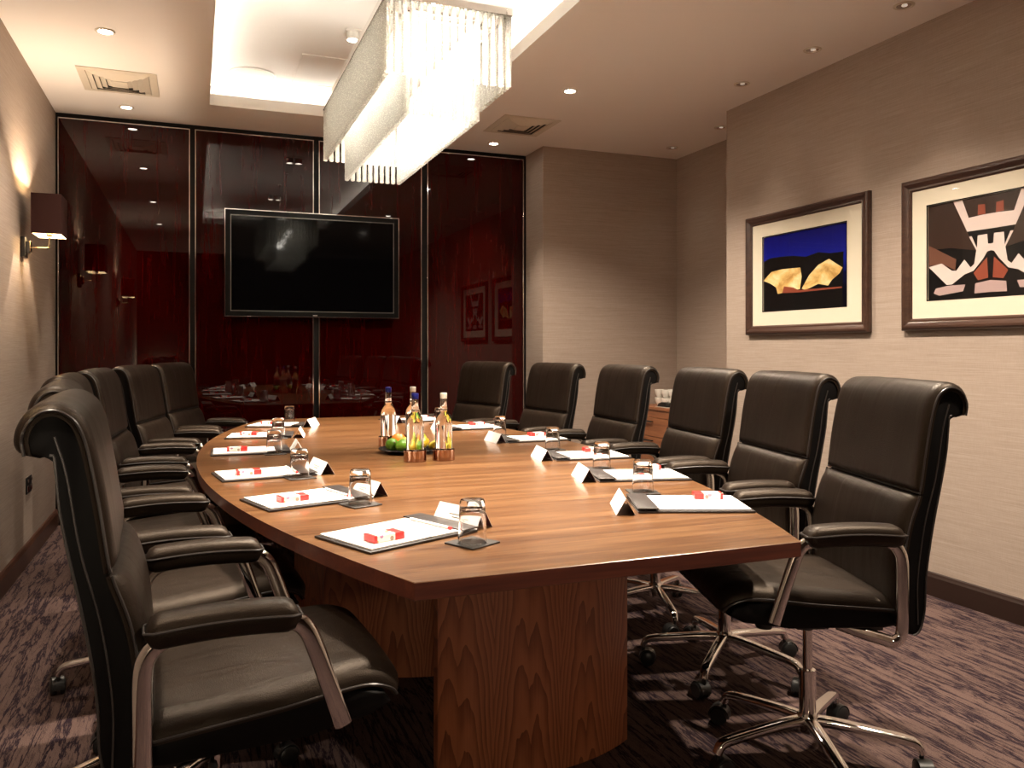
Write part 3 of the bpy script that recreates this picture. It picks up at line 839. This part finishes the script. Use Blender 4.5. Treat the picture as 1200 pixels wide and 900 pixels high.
def build_chair():
    c = thing('office_chair', 'x', 'chair')
    # leather-covered back body: closed side outline swept across the width
    fr = smooth_path([Vector((a, 0, b)) for a, b in FRONT], 3)
    re = smooth_path([Vector((a, 0, b)) for a, b in REAR], 3)
    loop = [(p.x-.004, p.z) for p in fr]+[(p.x, p.z) for p in re]
    bm = B(); prism(bm, loop, -HW+.004, HW-.004, .006, 3, axis='Y')
    bk = obj('back_shell', bm, 'shell', c, angle=50)
    for s in (-1, 1):
        bm = B(); sweep(bm, [Vector((p.x+.001, s*(HW-.003), p.z)) for p in re[2:]], circ(.0026, 6))
        obj('rear_piping', bm, 'piping', bk); bm = B()
        mid = smooth_path([Vector(((a[0]+b[0])/2-.006, s*(HW-.0035), (a[1]+b[1])/2)) for a, b in zip([(-.15, .48), (-.147, .60), (-.165, .74), (-.20, .86), (-.225, .99), (-.258, 1.06)], [(-.204, .48), (-.206, .60), (-.226, .74), (-.250, .86), (-.266, .99), (-.268, 1.05)])], 5)
        sweep(bm, mid, circ(.0022, 6))
        obj('side_seam', bm, 'piping', bk)
    h = obj('headrest_cushion', cushion(FRONT[6:], HW, .020, 5, 26, .022), 'leather', c, angle=60)
    obj('piping', piping(FRONT[6:], HW+.001), 'piping', h)
    l = obj('lumbar_cushion', cushion([(-.150, .47)]+FRONT[2:6]+[(-.187, .817)], HW+.003, .030, 6, 24, .045), 'leather', c, angle=60)
    obj('piping', piping([(-.150, .47)]+FRONT[2:6]+[(-.187, .817)], HW+.004), 'piping', l)
    # seat
    def tp(u): return 1-.10*max(0, (u-.55)/.45)**2
    st = [(-.150, .510), (-.10, .515), (0, .524), (.10, .533), (.20, .546), (.265, .548), (.308, .532), (.325, .512)]
    s = obj('seat_cushion', cushion([(a, b) for a, b in st][::-1], .238, .040, 5, 26, .05, lambda u: tp(1-u)), 'leather', c, angle=60)
    bm = B()
    path = smooth_path([Vector((a, 0, b)) for a, b in st], 4); tot = len(path)-1
    pp = [p+Vector((0, .239*tp(i/tot), .002)) for i, p in enumerate(path)]
    qq = [Vector((p.x, -p.y, p.z)) for p in pp]
    sweep(bm, pp+[Vector((.328, y*.214, .512)) for y in (.8, .4, 0, -.4, -.8)]+qq[::-1], circ(.0028, 6), up=Vector((.2, .3, 1)).normalized())
    obj('piping', bm, 'piping', s)
    loop = [(-.140, .504), (-.10, .509), (.10, .527), (.20, .540), (.255, .541), (.298, .525), (.312, .504), (.27, .484), (.15, .468), (-.10, .460), (-.138, .466)]
    bm = B(); prism(bm, loop, -.226, .226, .010, 3, axis='Y'); obj('seat_pan', bm, 'shell', c, angle=50)
    # armrests: chrome loop with padded top
    for sg in (-1, 1):
        y = sg*.262
        pts = [(.207, .495), (.182, .570), (.154, .650), (.138, .684), (.112, .702), (.05, .708), (-.06, .706), (-.102, .698), (-.128, .676), (-.137, .640), (-.137, .55), (-.136, .48), (-.130, .450), (-.110, .438)]
        path = smooth_path([Vector((a, y, b)) for a, b in pts], 4)
        path += [Vector((-.06, y-sg*.05, .446)), Vector((-.01, y-sg*.10, .456))]
        bm = B(); sweep(bm, path, circ(.0168, 16, .0098))
        af = obj('arm_frame', bm, 'chrome', c, angle=40)
        # pad: rounded, slightly domed, covered in leather
        bm = B(); rings = []
        NX, NA = 22, 20
        for i in range(NX+1):
            u = i/NX; x = -.135+.262*u
            e = min(u, 1-u)*.262/.030; k = math.sqrt(max(.0, 1-(1-min(e, 1))**2)); k = max(k, .05)
            rings.append([bm.verts.new((x, y+sg*.0+.034*(.65+.35*k)*math.copysign(abs(math.cos(a))**.6, math.cos(a)),
                          .714+(.007*math.sin(u*PI))+.029*k*math.copysign(abs(math.sin(a))**.75, math.sin(a)))) for a in [2*PI*j/NA for j in range(NA)]])
        for a, b in zip(rings, rings[1:]):
            for j in range(NA): bm.faces.new((a[j], a[(j+1) % NA], b[(j+1) % NA], b[j]))
        bm.faces.new(rings[0][::-1]); bm.faces.new(rings[-1])
        pad = obj('arm_pad', bm, 'leather', af, angle=60)
        pth = [Vector((-.135+.262*u/16, y+s2*.0345*(1 if 0 < u < 16 else .7), .716+.007*math.sin(u/16*PI)+.004)) for s2 in (1,) for u in range(17)]
        pth += [Vector((-.135+.262*u/16, y-.0345*(1 if 0 < u < 16 else .7), .716+.007*math.sin(u/16*PI)+.004)) for u in range(16, -1, -1)]
        bm = B(); sweep(bm, pth, circ(.0026, 6), up=Vector((0, 0, 1)), closed=True); obj('piping', bm, 'piping', af)
    # mechanism
    bm = B(); box(bm, -.10, .11, -.075, .075, .425, .462, .010, 3); box(bm, -.05, .05, -.04, .04, .395, .43, .008, 2)
    box(bm, -.12, -.06, -.20, .20, .446, .461, .004, 2)
    me = obj('tilt_mechanism', bm, 'plastic', c)
    bm = B(); lathe(bm, [(.0, -.10), (.022, -.10), (.024, -.095), (.024, -.045), (.020, -.040), (.0, -.040)], 18, (.115, 0, .407), axis='Z', caps=False) if False else lathe(bm, [(.001, .020), (.022, .022), (.025, .028), (.025, .075), (.021, .080), (.001, .081)], 18, (.13, 0, .372), axis='Z', caps=False)
    obj('tension_knob', bm, 'plastic', c)
    bm = B(); lathe(bm, [(.004, -.07), (.004, -.21), (.008, -.212), (.009, -.25), (.004, -.256)], 10, (-.02, 0, .445), axis='Y'); obj('height_lever', bm, 'plastic', c)
    bm = B(); lathe(bm, [(.0135, .385), (.0135, .27)], 20); lathe(bm, [(.001, .272), (.0225, .270), (.0235, .262), (.0235, .11), (.020, .108), (.001, .107)], 24, caps=False)
    obj('gas_lift', bm, 'chrome', c)
    # five star base, casters as sub-parts
    pass
    bm = B()
    lathe(bm, [(.001, .146), (.026, .146), (.030, .138), (.032, .115), (.028, .092), (.001, .090)], 24, caps=False)
    for k in range(5):
        a = 2*PI*k/5; d = Vector((math.cos(a), math.sin(a), 0))
        path = smooth_path([d*.012+Vector((0, 0, .124)), d*.08+Vector((0, 0, .122)), d*.17+Vector((0, 0, .113)), d*.255+Vector((0, 0, .103)), d*.288+Vector((0, 0, .094)), d*.302+Vector((0, 0, .070))], 4)
        nn = len(path)
        sc = [1.15-.30*i/(nn-1) for i in range(nn)]
        sweep(bm, path, rrect(.024, .034, .0085, 3), up=Vector((-d.y, d.x, 0)), scale=sc)
    bb = obj('star_base', bm, 'chrome', c, angle=40)
    for k in range(5):
        a = 2*PI*k/5
        bm = B(); lathe(bm, [(.0065, .078), (.0065, .045)], 10)
        tr = -.016
        for s2 in (-1, 1):
            y0, y1 = sorted((s2*.007, s2*.024))
            lathe(bm, [(.001, y0), (.024, y0), (.0275, y0+.004), (.0275, y1-.004), (.022, y1), (.001, y1)], 20, (tr, 0, .0278), axis='Y', caps=False)
        hood = [Vector((tr+.031*math.cos(b), 0, .0278+.031*math.sin(b))) for b in [R(-10+200*i/12) for i in range(13)]]
        sweep(bm, hood, rrect(.003, .040, .001, 1))
        obj('caster', bm, 'plastic', bb, loc=(.300*math.cos(a), .300*math.sin(a), 0), rot=(0, 0, a+.9*k))
    return c
proto = build_chair()
def sub(o, nm):
    return [c for c in o.children if c.name.split('.')[0] == nm]
chairs = [  # x, y, facing, base turn, label
    (.040, 1.79, 3, 20, 'black leather high-back chair nearest the camera on the left side of the table'),
    (-.062, 2.48, 5, 62, 'black leather high-back chair, second from the camera along the left side'),
    (-.140, 3.19, 2, 35, 'black leather high-back chair, third from the camera along the left side'),
    (-.135, 4.00, -4, 10, 'black leather high-back chair, fourth from the camera along the left side'),
    (-.035, 4.73, -13, 50, 'black leather high-back chair, fifth from the camera along the left side'),
    (.115, 5.42, -19, 5, 'black leather high-back chair farthest from the camera on the left side, by the red panels'),
    (1.660, 1.89, 163, 177, 'black leather high-back chair nearest the camera on the right side, shown down to its casters'),
    (1.850, 2.55, 169, 149, 'black leather high-back chair, second from the camera along the right side'),
    (1.940, 3.19, 173, 110, 'black leather high-back chair, third from the camera along the right side'),
    (1.925, 3.90, 178, 140, 'black leather high-back chair, fourth from the camera along the right side, left of the drawers'),
    (1.840, 4.60, 187, 100, 'black leather high-back chair, fifth from the camera along the right side'),
    (1.640, 5.25, 197, 160, 'black leather high-back chair farthest from the camera on the right side, before the red panels')]
for i, (x, y, a, bt, lb) in enumerate(chairs):
    o = proto if i == 0 else copy_tree(proto)
    o.location = (x, y, 0); o.rotation_euler.z = R(a); o['label'] = lb; o['group'] = 'black leather chairs around the table'
    sub(o, 'star_base')[0].rotation_euler.z = R(bt-a)

# ------------------------------------------------------------------ place settings
def pad_proto():
    t = thing('writing_pad', 'x', 'notepad')
    obj('folder', box(B(), -.165, .165, -.116, .116, .0002, .006, .0015, 2), 'folder', t)
    obj('paper', box(B(), -.155, .112, -.106, .106, .0062, .0105, .0004, 1), 'paper', t, smooth=False)
    obj('clasp', box(B(), .106, .166, -.117, .117, .0107, .0145, .0015, 2), 'folder', t)
    return t
def card_proto():
    t = thing('name_card', 'x', 'name card')
    h, w, l = .046, .027, .09
    bm = B()
    for s in (-1, 1):
        a = [(s*w, 0), (0, h), (0, h-.0012), (s*(w-.0009), 0)]
        vs0 = [bm.verts.new((x, -l, z+.0002)) for x, z in a]; vs1 = [bm.verts.new((x, l, z+.0002)) for x, z in a]
        for i in range(4):
            f = bm.faces.new((vs0[i], vs0[(i+1) % 4], vs1[(i+1) % 4], vs1[i])); f.material_index = 1 if i == 2 else 0
        bm.faces.new(vs0); bm.faces.new(vs1[::-1])
    obj('folded_card', bm, ['paper', 'card_in'], t, smooth=False)
    bm = B()
    # faint line of print on the slope facing the seat
    d = Vector((w, 0, h)).normalized()
    for k, (v0, v1, zz) in enumerate(((-.035, .035, .026), (-.02, .02, .018))):
        c0 = Vector((-w, 0, 0))+d*zz; nn = Vector((-d.z, 0, d.x))*.0003
        q = [c0+nn+Vector((0, v0, 0)), c0+nn+Vector((0, v1, 0)), c0+nn+Vector((0, v1, 0))+d*.0022, c0+nn+Vector((0, v0, 0))+d*.0022]
        bm.faces.new([bm.verts.new(p) for p in q])
    obj('print_line', bm, 'grey_metal', t, smooth=False)
    return t
def tumbler_proto():
    t = thing('tumbler', 'x', 'glass')
    # standing upside down: mouth at the bottom, thick foot on top
    prof = [(.0335, .0003), (.0345, .001), (.0335, .03), (.0318, .06), (.0305, .088), (.0298, .096), (.0275, .100), (.010, .0985), (.0001, .098)]
    inn = [(.0001, .082), (.015, .082), (.026, .079), (.0285, .072), (.0300, .05), (.0316, .02), (.0325, .0008)]
    bm = B(); rings = []
    n = 32
    allp = prof+inn
    for r, z in allp: rings.append([bm.verts.new((r*math.cos(2*PI*i/n), r*math.sin(2*PI*i/n), z)) for i in range(n)])
    for k in range(len(rings)):
        if k == len(prof)-1: continue
        a, b = rings[k], rings[(k+1) % len(rings)]
        for i in range(n): bm.faces.new((a[i], a[(i+1) % n], b[(i+1) % n], b[i]))
    bm.faces.new(rings[len(prof)-1]); bm.faces.new(rings[len(prof)][::-1])
    obj('glass_body', bm, 'glass', t, angle=50)
    return t
def pen_mesh():
    bm = B(); lathe(bm, [(.0004, -.088), (.0032, -.080), (.0036, -.070), (.0036, .074)], 8, (0, 0, .0038), axis='Y')
    return bm
ZTOP = .7402
PR = dict(pad=pad_proto(), card=card_proto(), tumbler=tumbler_proto())
bm = B(); box(bm, -.047, .047, -.047, .047, 0, .004, .001, 1); PR['coaster'] = obj('coaster', bm, 'coaster')
bm = B(); box(bm, -.042, .042, -.024, .024, 0, .017, .0008, 1); PR['mint'] = obj('mint_carton', bm, 'mint', smooth=False)
used = set()
def place(key, x, y, z, rz, label, cat, group):
    o = PR[key] if key not in used else copy_tree(PR[key])
    used.add(key)
    o.location = (x, y, z); o.rotation_euler = (0, 0, rz); o['label'] = label; o['category'] = cat; o['group'] = group
    return o
SET = [  # cx, cy, angle, glass, card r-offset, mint (n, r)
    ('L', 1, .469, 1.978, 24, (.612, 1.826), .012, (-.080, .052)),
    ('L', 2, .318, 2.535, 17, (.455, 2.397), .01, (-.060, .035)),
    ('L', 3, .236, 3.100, 8, (.348, 2.975), .03, (-.060, .030)),
    ('L', 4, .232, 3.812, -2, (.325, 3.700), .01, (-.055, .025)),
    ('L', 5, .322, 4.465, -10, (.402, 4.345), .03, (-.055, .02)),
    ('L', 6, .470, 5.055, -22, (.553, 5.240), .02, (-.055, .01)),
    ('R', 1, 1.352, 2.040, 159, (1.338, 2.275), -.055, (-.072, .060)),
    ('R', 2, 1.487, 2.568, 166, (1.452, 2.775), -.02, (-.070, .095)),
    ('R', 3, 1.560, 3.130, 173, (1.520, 3.385), -.02, (-.060, .075)),
    ('R', 4, 1.592, 3.815, 180, (1.510, 4.045), -.02, (-.060, .07)),
    ('R', 5, 1.500, 4.500, 186, (1.388, 4.770), -.02, (-.060, .05)),
    ('R', 6, 1.330, 5.090, 200, (1.178, 5.235), -.02, (-.060, .04))]
order = {1: 'nearest the camera', 2: 'second from the camera', 3: 'third from the camera', 4: 'fourth from the camera', 5: 'fifth from the camera', 6: 'farthest from the camera'}
for sd, k, cx, cy, ang, gl, cr, mt in SET:
    side = {'L': 'left', 'R': 'right'}[sd]; w_ = order[k]+' on the table\'s '+side+' side'
    a = R(ang); n_ = Vector((math.cos(a), math.sin(a))); r_ = Vector((math.sin(a), -math.cos(a)))
    place('pad', cx, cy, ZTOP, a, 'white notepad in a dark folder, '+w_, 'notepad', 'notepads set around the table')
    c = Vector((cx, cy))+n_*.201+r_*cr
    place('card', c.x, c.y, ZTOP, a+R(random.uniform(-2, 2)), 'white folded name card, '+w_, 'name card', 'name cards around the table')
    place('coaster', gl[0], gl[1], ZTOP if True else 0, a+R(4), 'square black coaster under the tumbler '+w_, 'coaster', 'black coasters around the table')
    place('tumbler', gl[0], gl[1], ZTOP+.0042, 0, 'upturned clear glass tumbler, '+w_, 'glass', 'upturned tumblers around the table')
    c = Vector((cx, cy))+n_*mt[0]+r_*mt[1]
    place('mint', c.x, c.y, ZTOP+.0107, a+R(-3), 'red and white sweet carton on notepad '+w_, 'sweet box', 'sweet cartons on the notepads')
    if sd == 'L' and k < 4:
        c = Vector((cx, cy))+n_*.098
        if 'pen' not in PR:
            PR['pen'] = thing('pencil', 'x', 'pencil'); obj('barrel', pen_mesh(), 'pencil', PR['pen'])
            bm = B(); lathe(bm, [(.0036, -.0885), (.004, -.087), (.004, -.079), (.0036, -.078)], 8, (0, 0, .0038), axis='Y'); obj('red_tip', bm, 'red_tip', PR['pen'])
        place('pen', c.x, c.y, ZTOP+.0108, a, 'white red-tipped pencil on notepad '+w_, 'pencil', 'pencils on the notepads')

# ------------------------------------------------------------------ bottles and fruit
def bottle_proto():
    t = thing('water_bottle', 'x', 'bottle')
    prof = [(.0001, .004), (.028, .001), (.0345, .003), (.036, .010), (.036, .140), (.0352, .155), (.031, .172), (.023, .186), (.0175, .196), (.0158, .204), (.0168, .207), (.0158, .210), (.0145, .225), (.0138, .250), (.0001, .250)]
    bm = B(); lathe(bm, prof, 36, caps=False); bmesh.ops.remove_doubles(bm, verts=bm.verts, dist=.0003)
    obj('bottle_glass', bm, 'bottle', t, angle=50)
    return t
def cap(o, m):
    bm = B(); lathe(bm, [(.0001, .2505), (.0140, .2503), (.0145, .252), (.0145, .258), (.0136, .259), (.0145, .260), (.0145, .272), (.0130, .2745), (.0001, .275)], 24, caps=False)
    obj('screw_cap', bm, m, o)
def holder(x, y, lb):
    bm = B(); n = 36
    prof = [(.0001, 0), (.045, 0), (.047, .002), (.047, .045), (.0455, .046), (.0440, .045), (.0440, .004), (.0001, .004)]
    lathe(bm, prof, n, caps=False); bmesh.ops.remove_doubles(bm, verts=bm.verts, dist=.0002)
    o = obj('bottle_coaster', bm, 'coppery', loc=(x, y, ZTOP)); tag(o, lb, 'bottle coaster', 'metal bottle coasters')
BT = [(.842, 3.250, 'blue_cap', 'blue-capped water bottle in front of the fruit plate', 'shiny copper bottle coaster under the front blue-capped bottle'),
      (.962, 3.245, 'white_cap', 'silver-capped water bottle at the front, right of the fruit plate', 'shiny copper bottle coaster under the front silver-capped bottle'),
      (.858, 3.815, 'blue_cap', 'blue-capped water bottle behind the limes', 'shiny copper bottle coaster under the bottle behind the limes'),
      (.978, 3.815, 'white_cap', 'silver-capped water bottle at the back of the group', 'shiny copper bottle coaster under the rear silver-capped bottle')]
bp = bottle_proto()
for i, (x, y, cm, lb, hl_) in enumerate(BT):
    o = bp if i == 0 else bp.copy()
    if i:
        COL.objects.link(o); ch = bp.children[0].copy(); COL.objects.link(ch); ch.parent = o
    o.location = (x, y, ZTOP+.0042); o['label'] = lb; o['group'] = 'water bottles by the fruit'
    holder(x, y, hl_)
for i, o in enumerate([x for x in COL.objects if x.name.startswith('water_bottle')]): cap(o, BT[i][2])
bm = B(); lathe(bm, [(.0001, .0), (.07, .0), (.09, .004), (.132, .014), (.138, .018), (.136, .020), (.130, .018), (.088, .008), (.0001, .006)], 48, caps=False)
bmesh.ops.remove_doubles(bm, verts=bm.verts, dist=.0002)
FX, FY = .893, 3.545
tag(obj('fruit_plate', bm, 'black', loc=(FX, FY, ZTOP)), 'shallow round dark plate holding the fruit between the bottles', 'plate')
def fruit(name, m, x, y, z, r, sx, sy, sz, rot, label, cat, tip=True):
    t = thing(name, label, cat, (FX+x, FY+y, ZTOP+z)); t.rotation_euler = rot
    bm = B(); vs = ball(bm, (0, 0, 0), r, 1, 1, 1, 20, 14)
    for v in vs:
        q = v.co.z/r
        if tip and abs(q) > .8: v.co.z += math.copysign((abs(q)-.8)*r*.8, q)
        v.co = Vector((v.co.x*sx, v.co.y*sy, v.co.z*sz))
    obj('skin', bm, m, t, angle=80)
    bm = B(); lathe(bm, [(.0032, r*sz*(1.13 if tip else .93)), (.0025, r*sz*(1.13 if tip else .93)+.005)], 8); obj('stalk', bm, 'brown_print', t)
fruit('lime', 'lime', -.086, -.028, .040, .029, 1, 1, 1.08, (1.2, .3, 0), 'leftmost green lime on the fruit plate', 'lime')
fruit('lime', 'lime', -.050, -.080, .040, .028, 1, 1, 1.05, (.2, 1.3, .4), 'front green lime on the fruit plate, beside the blue-capped bottle', 'lime')
fruit('lime', 'pear', -.024, -.018, .042, .028, 1, 1, 1.05, (1.6, .2, 1.1), 'yellowish lime between the two greener limes', 'lime')
fruit('orange', 'orange', -.034, .066, .046, .035, 1, 1, .96, (.3, .2, 0), 'orange at the back of the fruit plate', 'orange', False)
fruit('lemon', 'lemon', .020, -.090, .040, .025, 1, 1, 1.15, (1.4, .1, .4), 'yellow lemon at the front of the plate behind the front bottle', 'lemon')
fruit('lemon', 'lemon', .054, -.024, .043, .026, 1, 1, 1.22, (1.3, .5, 1.9), 'yellow lemon on the right of the fruit plate', 'lemon')
fruit('apple', 'pear', .058, .058, .050, .037, 1, 1, .92, (.2, -.2, 0), 'pale green apple at the right rear of the fruit plate', 'apple', False)
for k, (dx, dy, rr, lb) in enumerate(((.102, -.070, 1.25, 'short ripe banana lying by the right rim of the fruit plate'), )):
    t = thing('banana', lb, 'banana', (FX+dx, FY+dy, ZTOP+.026)); t.rotation_euler = (0, 0, rr)
    pts = [Vector((-.055+.11*i/12, .020*math.sin(PI*i/12), .004+.026*(1-math.sin(PI*i/12)))) for i in range(13)]
    sc = [.35, .6, .85, .97, 1, 1, 1, 1, .97, .85, .6, .35, .22]
    bm = B(); sweep(bm, pts, circ(.0135, 8), up=Vector((0, 0, 1)), scale=sc); obj('peel', bm, 'banana', t)
    bm = B(); tube(bm, [pts[-1], pts[-1]+Vector((.008, -.003, .008))], .003, 6); obj('stalk', bm, 'brown_print', t)

# ------------------------------------------------------------------ drawer cabinet in the recess
CBX, CY0, CY1, CH = 3.38, 4.62, 5.90, .742
t = thing('drawer_cabinet', 'low reddish wood drawer cabinet in the wall recess', 'cabinet', (CBX, (CY0+CY1)/2, 0))
hw = (CY1-CY0)/2
bm = B(); box(bm, .018, XREC-CBX-.02, -hw, hw, .06, CH-.025); box(bm, .05, XREC-CBX-.03, -hw+.02, hw-.02, .0, .06)
obj('carcass', bm, 'cabinet', t, smooth=False)
obj('cabinet_top', box(B(), -.008, XREC-CBX-.02, -hw, hw, CH-.0249, CH, .002, 2), 'cabinet', t)
for j in range(2):
    y0 = -hw+.004+j*hw; y1 = y0+hw-.008
    obj('fascia', box(B(), 0, .0178, y0, y1, .660, CH-.027, .001, 1), 'cabinet', t, smooth=False)
    for z0, z1 in ((.508, .656), (.300, .504), (.066, .296)):
        d = obj('drawer', box(B(), 0, .0178, y0, y1, z0, z1, .001, 1), 'cabinet', t, smooth=False)
        bm = B(); ym = y0+hw*.62; zz = z1-.030
        box(bm, -.022, -.014, ym-.075, ym+.075, zz-.006, zz+.006, .001, 1); box(bm, -.014, 0, ym-.07, ym-.06, zz-.004, zz+.004); box(bm, -.014, 0, ym+.06, ym+.07, zz-.004, zz+.004)
        obj('handle', bm, 'plastic', d, smooth=False)
def cup_proto():
    t = thing('tea_cup', 'x', 'cup')
    prof = [(.0001, .002), (.020, 0), (.021, .003), (.030, .02), (.037, .045), (.039, .062), (.0375, .062), (.035, .045), (.028, .022), (.0001, .008)]
    bm = B(); lathe(bm, prof, 24, caps=False); bmesh.ops.remove_doubles(bm, verts=bm.verts, dist=.0002); obj('bowl', bm, 'china', t, angle=50)
    bm = B(); sweep(bm, smooth_path([(.034, 0, .050), (.050, 0, .052), (.060, 0, .040), (.052, 0, .022), (.031, 0, .020)], 5), circ(.0032, 8)); obj('handle', bm, 'china', t)
    return t
cp = cup_proto(); i = 0
pos = [(3.55, 5.47, 0), (3.55, 5.57, 0), (3.55, 5.67, 0), (3.64, 5.52, 0), (3.64, 5.62, 0), (3.64, 5.72, 0), (3.55, 5.77, 0)]
pl = ['front row, nearest', 'front row, second', 'front row, third', 'back row, nearest', 'back row, middle', 'back row, farthest', 'front row, farthest']
for lev in range(2):
    for (x, y, _), p_ in zip(pos, pl):
        o = cp if i == 0 else copy_tree(cp); i += 1
        o.location = (x, y, CH+.0005+lev*.0640); o.rotation_euler.z = R(200+17*i)
        o['label'] = 'white china tea cup on the cabinet, '+('lower' if lev == 0 else 'upper')+' layer, '+p_+' cup'; o['group'] = 'stacked tea cups on the cabinet'
t = thing('serving_tray', 'small black tray with a folded dark napkin on the cabinet', 'tray', (3.44, 5.50, CH))
bm = B(); box(bm, -.045, .045, -.085, .085, .0005, .005, .002, 1); obj('tray_base', bm, 'white_cap', t)
bm = B(); prism(bm, [(-.07, .0052), (.07, .0052), (.055, .03), (.01, .042), (-.045, .034)], -.035, .035, .004, 2, axis='X')
obj('napkin', bm, 'black', t)

# ------------------------------------------------------------------ sconce light
for y in (5.11, 1.68):
    light('sconce_glow', 'POINT', (XL+.134, y, 1.755+.20), LP['sconce'], WARM2, shadow_soft_size=.012)

# ------------------------------------------------------------------ world, camera
w = bpy.data.worlds.new('room_dark'); SC.world = w; w.use_nodes = True
w.node_tree.nodes['Background'].inputs[0].default_value = (.02, .016, .012, 1)
w.node_tree.nodes['Background'].inputs[1].default_value = .0
cd = bpy.data.cameras.new('camera'); cam = bpy.data.objects.new('camera', cd); COL.objects.link(cam)
cam.location = (0, 0, 1.20)
cam.rotation_euler = (R(90), 0, -math.atan((600-228)/953.))
cd.sensor_width = 36; cd.lens = 36*953/1200.; cd.shift_y = -(450-409)/1200.; cd.clip_start = .05
SC.camera = cam
vs = SC.view_settings; vs.view_transform = 'Standard'; vs.look = 'None'; vs.gamma = 1; vs.use_curve_mapping = False
vs.exposure = .55
cy = SC.cycles
cy.use_denoising = True; cy.max_bounces = 10; cy.diffuse_bounces = 4; cy.glossy_bounces = 4; cy.transmission_bounces = 8; cy.transparent_max_bounces = 16
cy.caustics_reflective = False; cy.caustics_refractive = False; cy.sample_clamp_indirect = 6
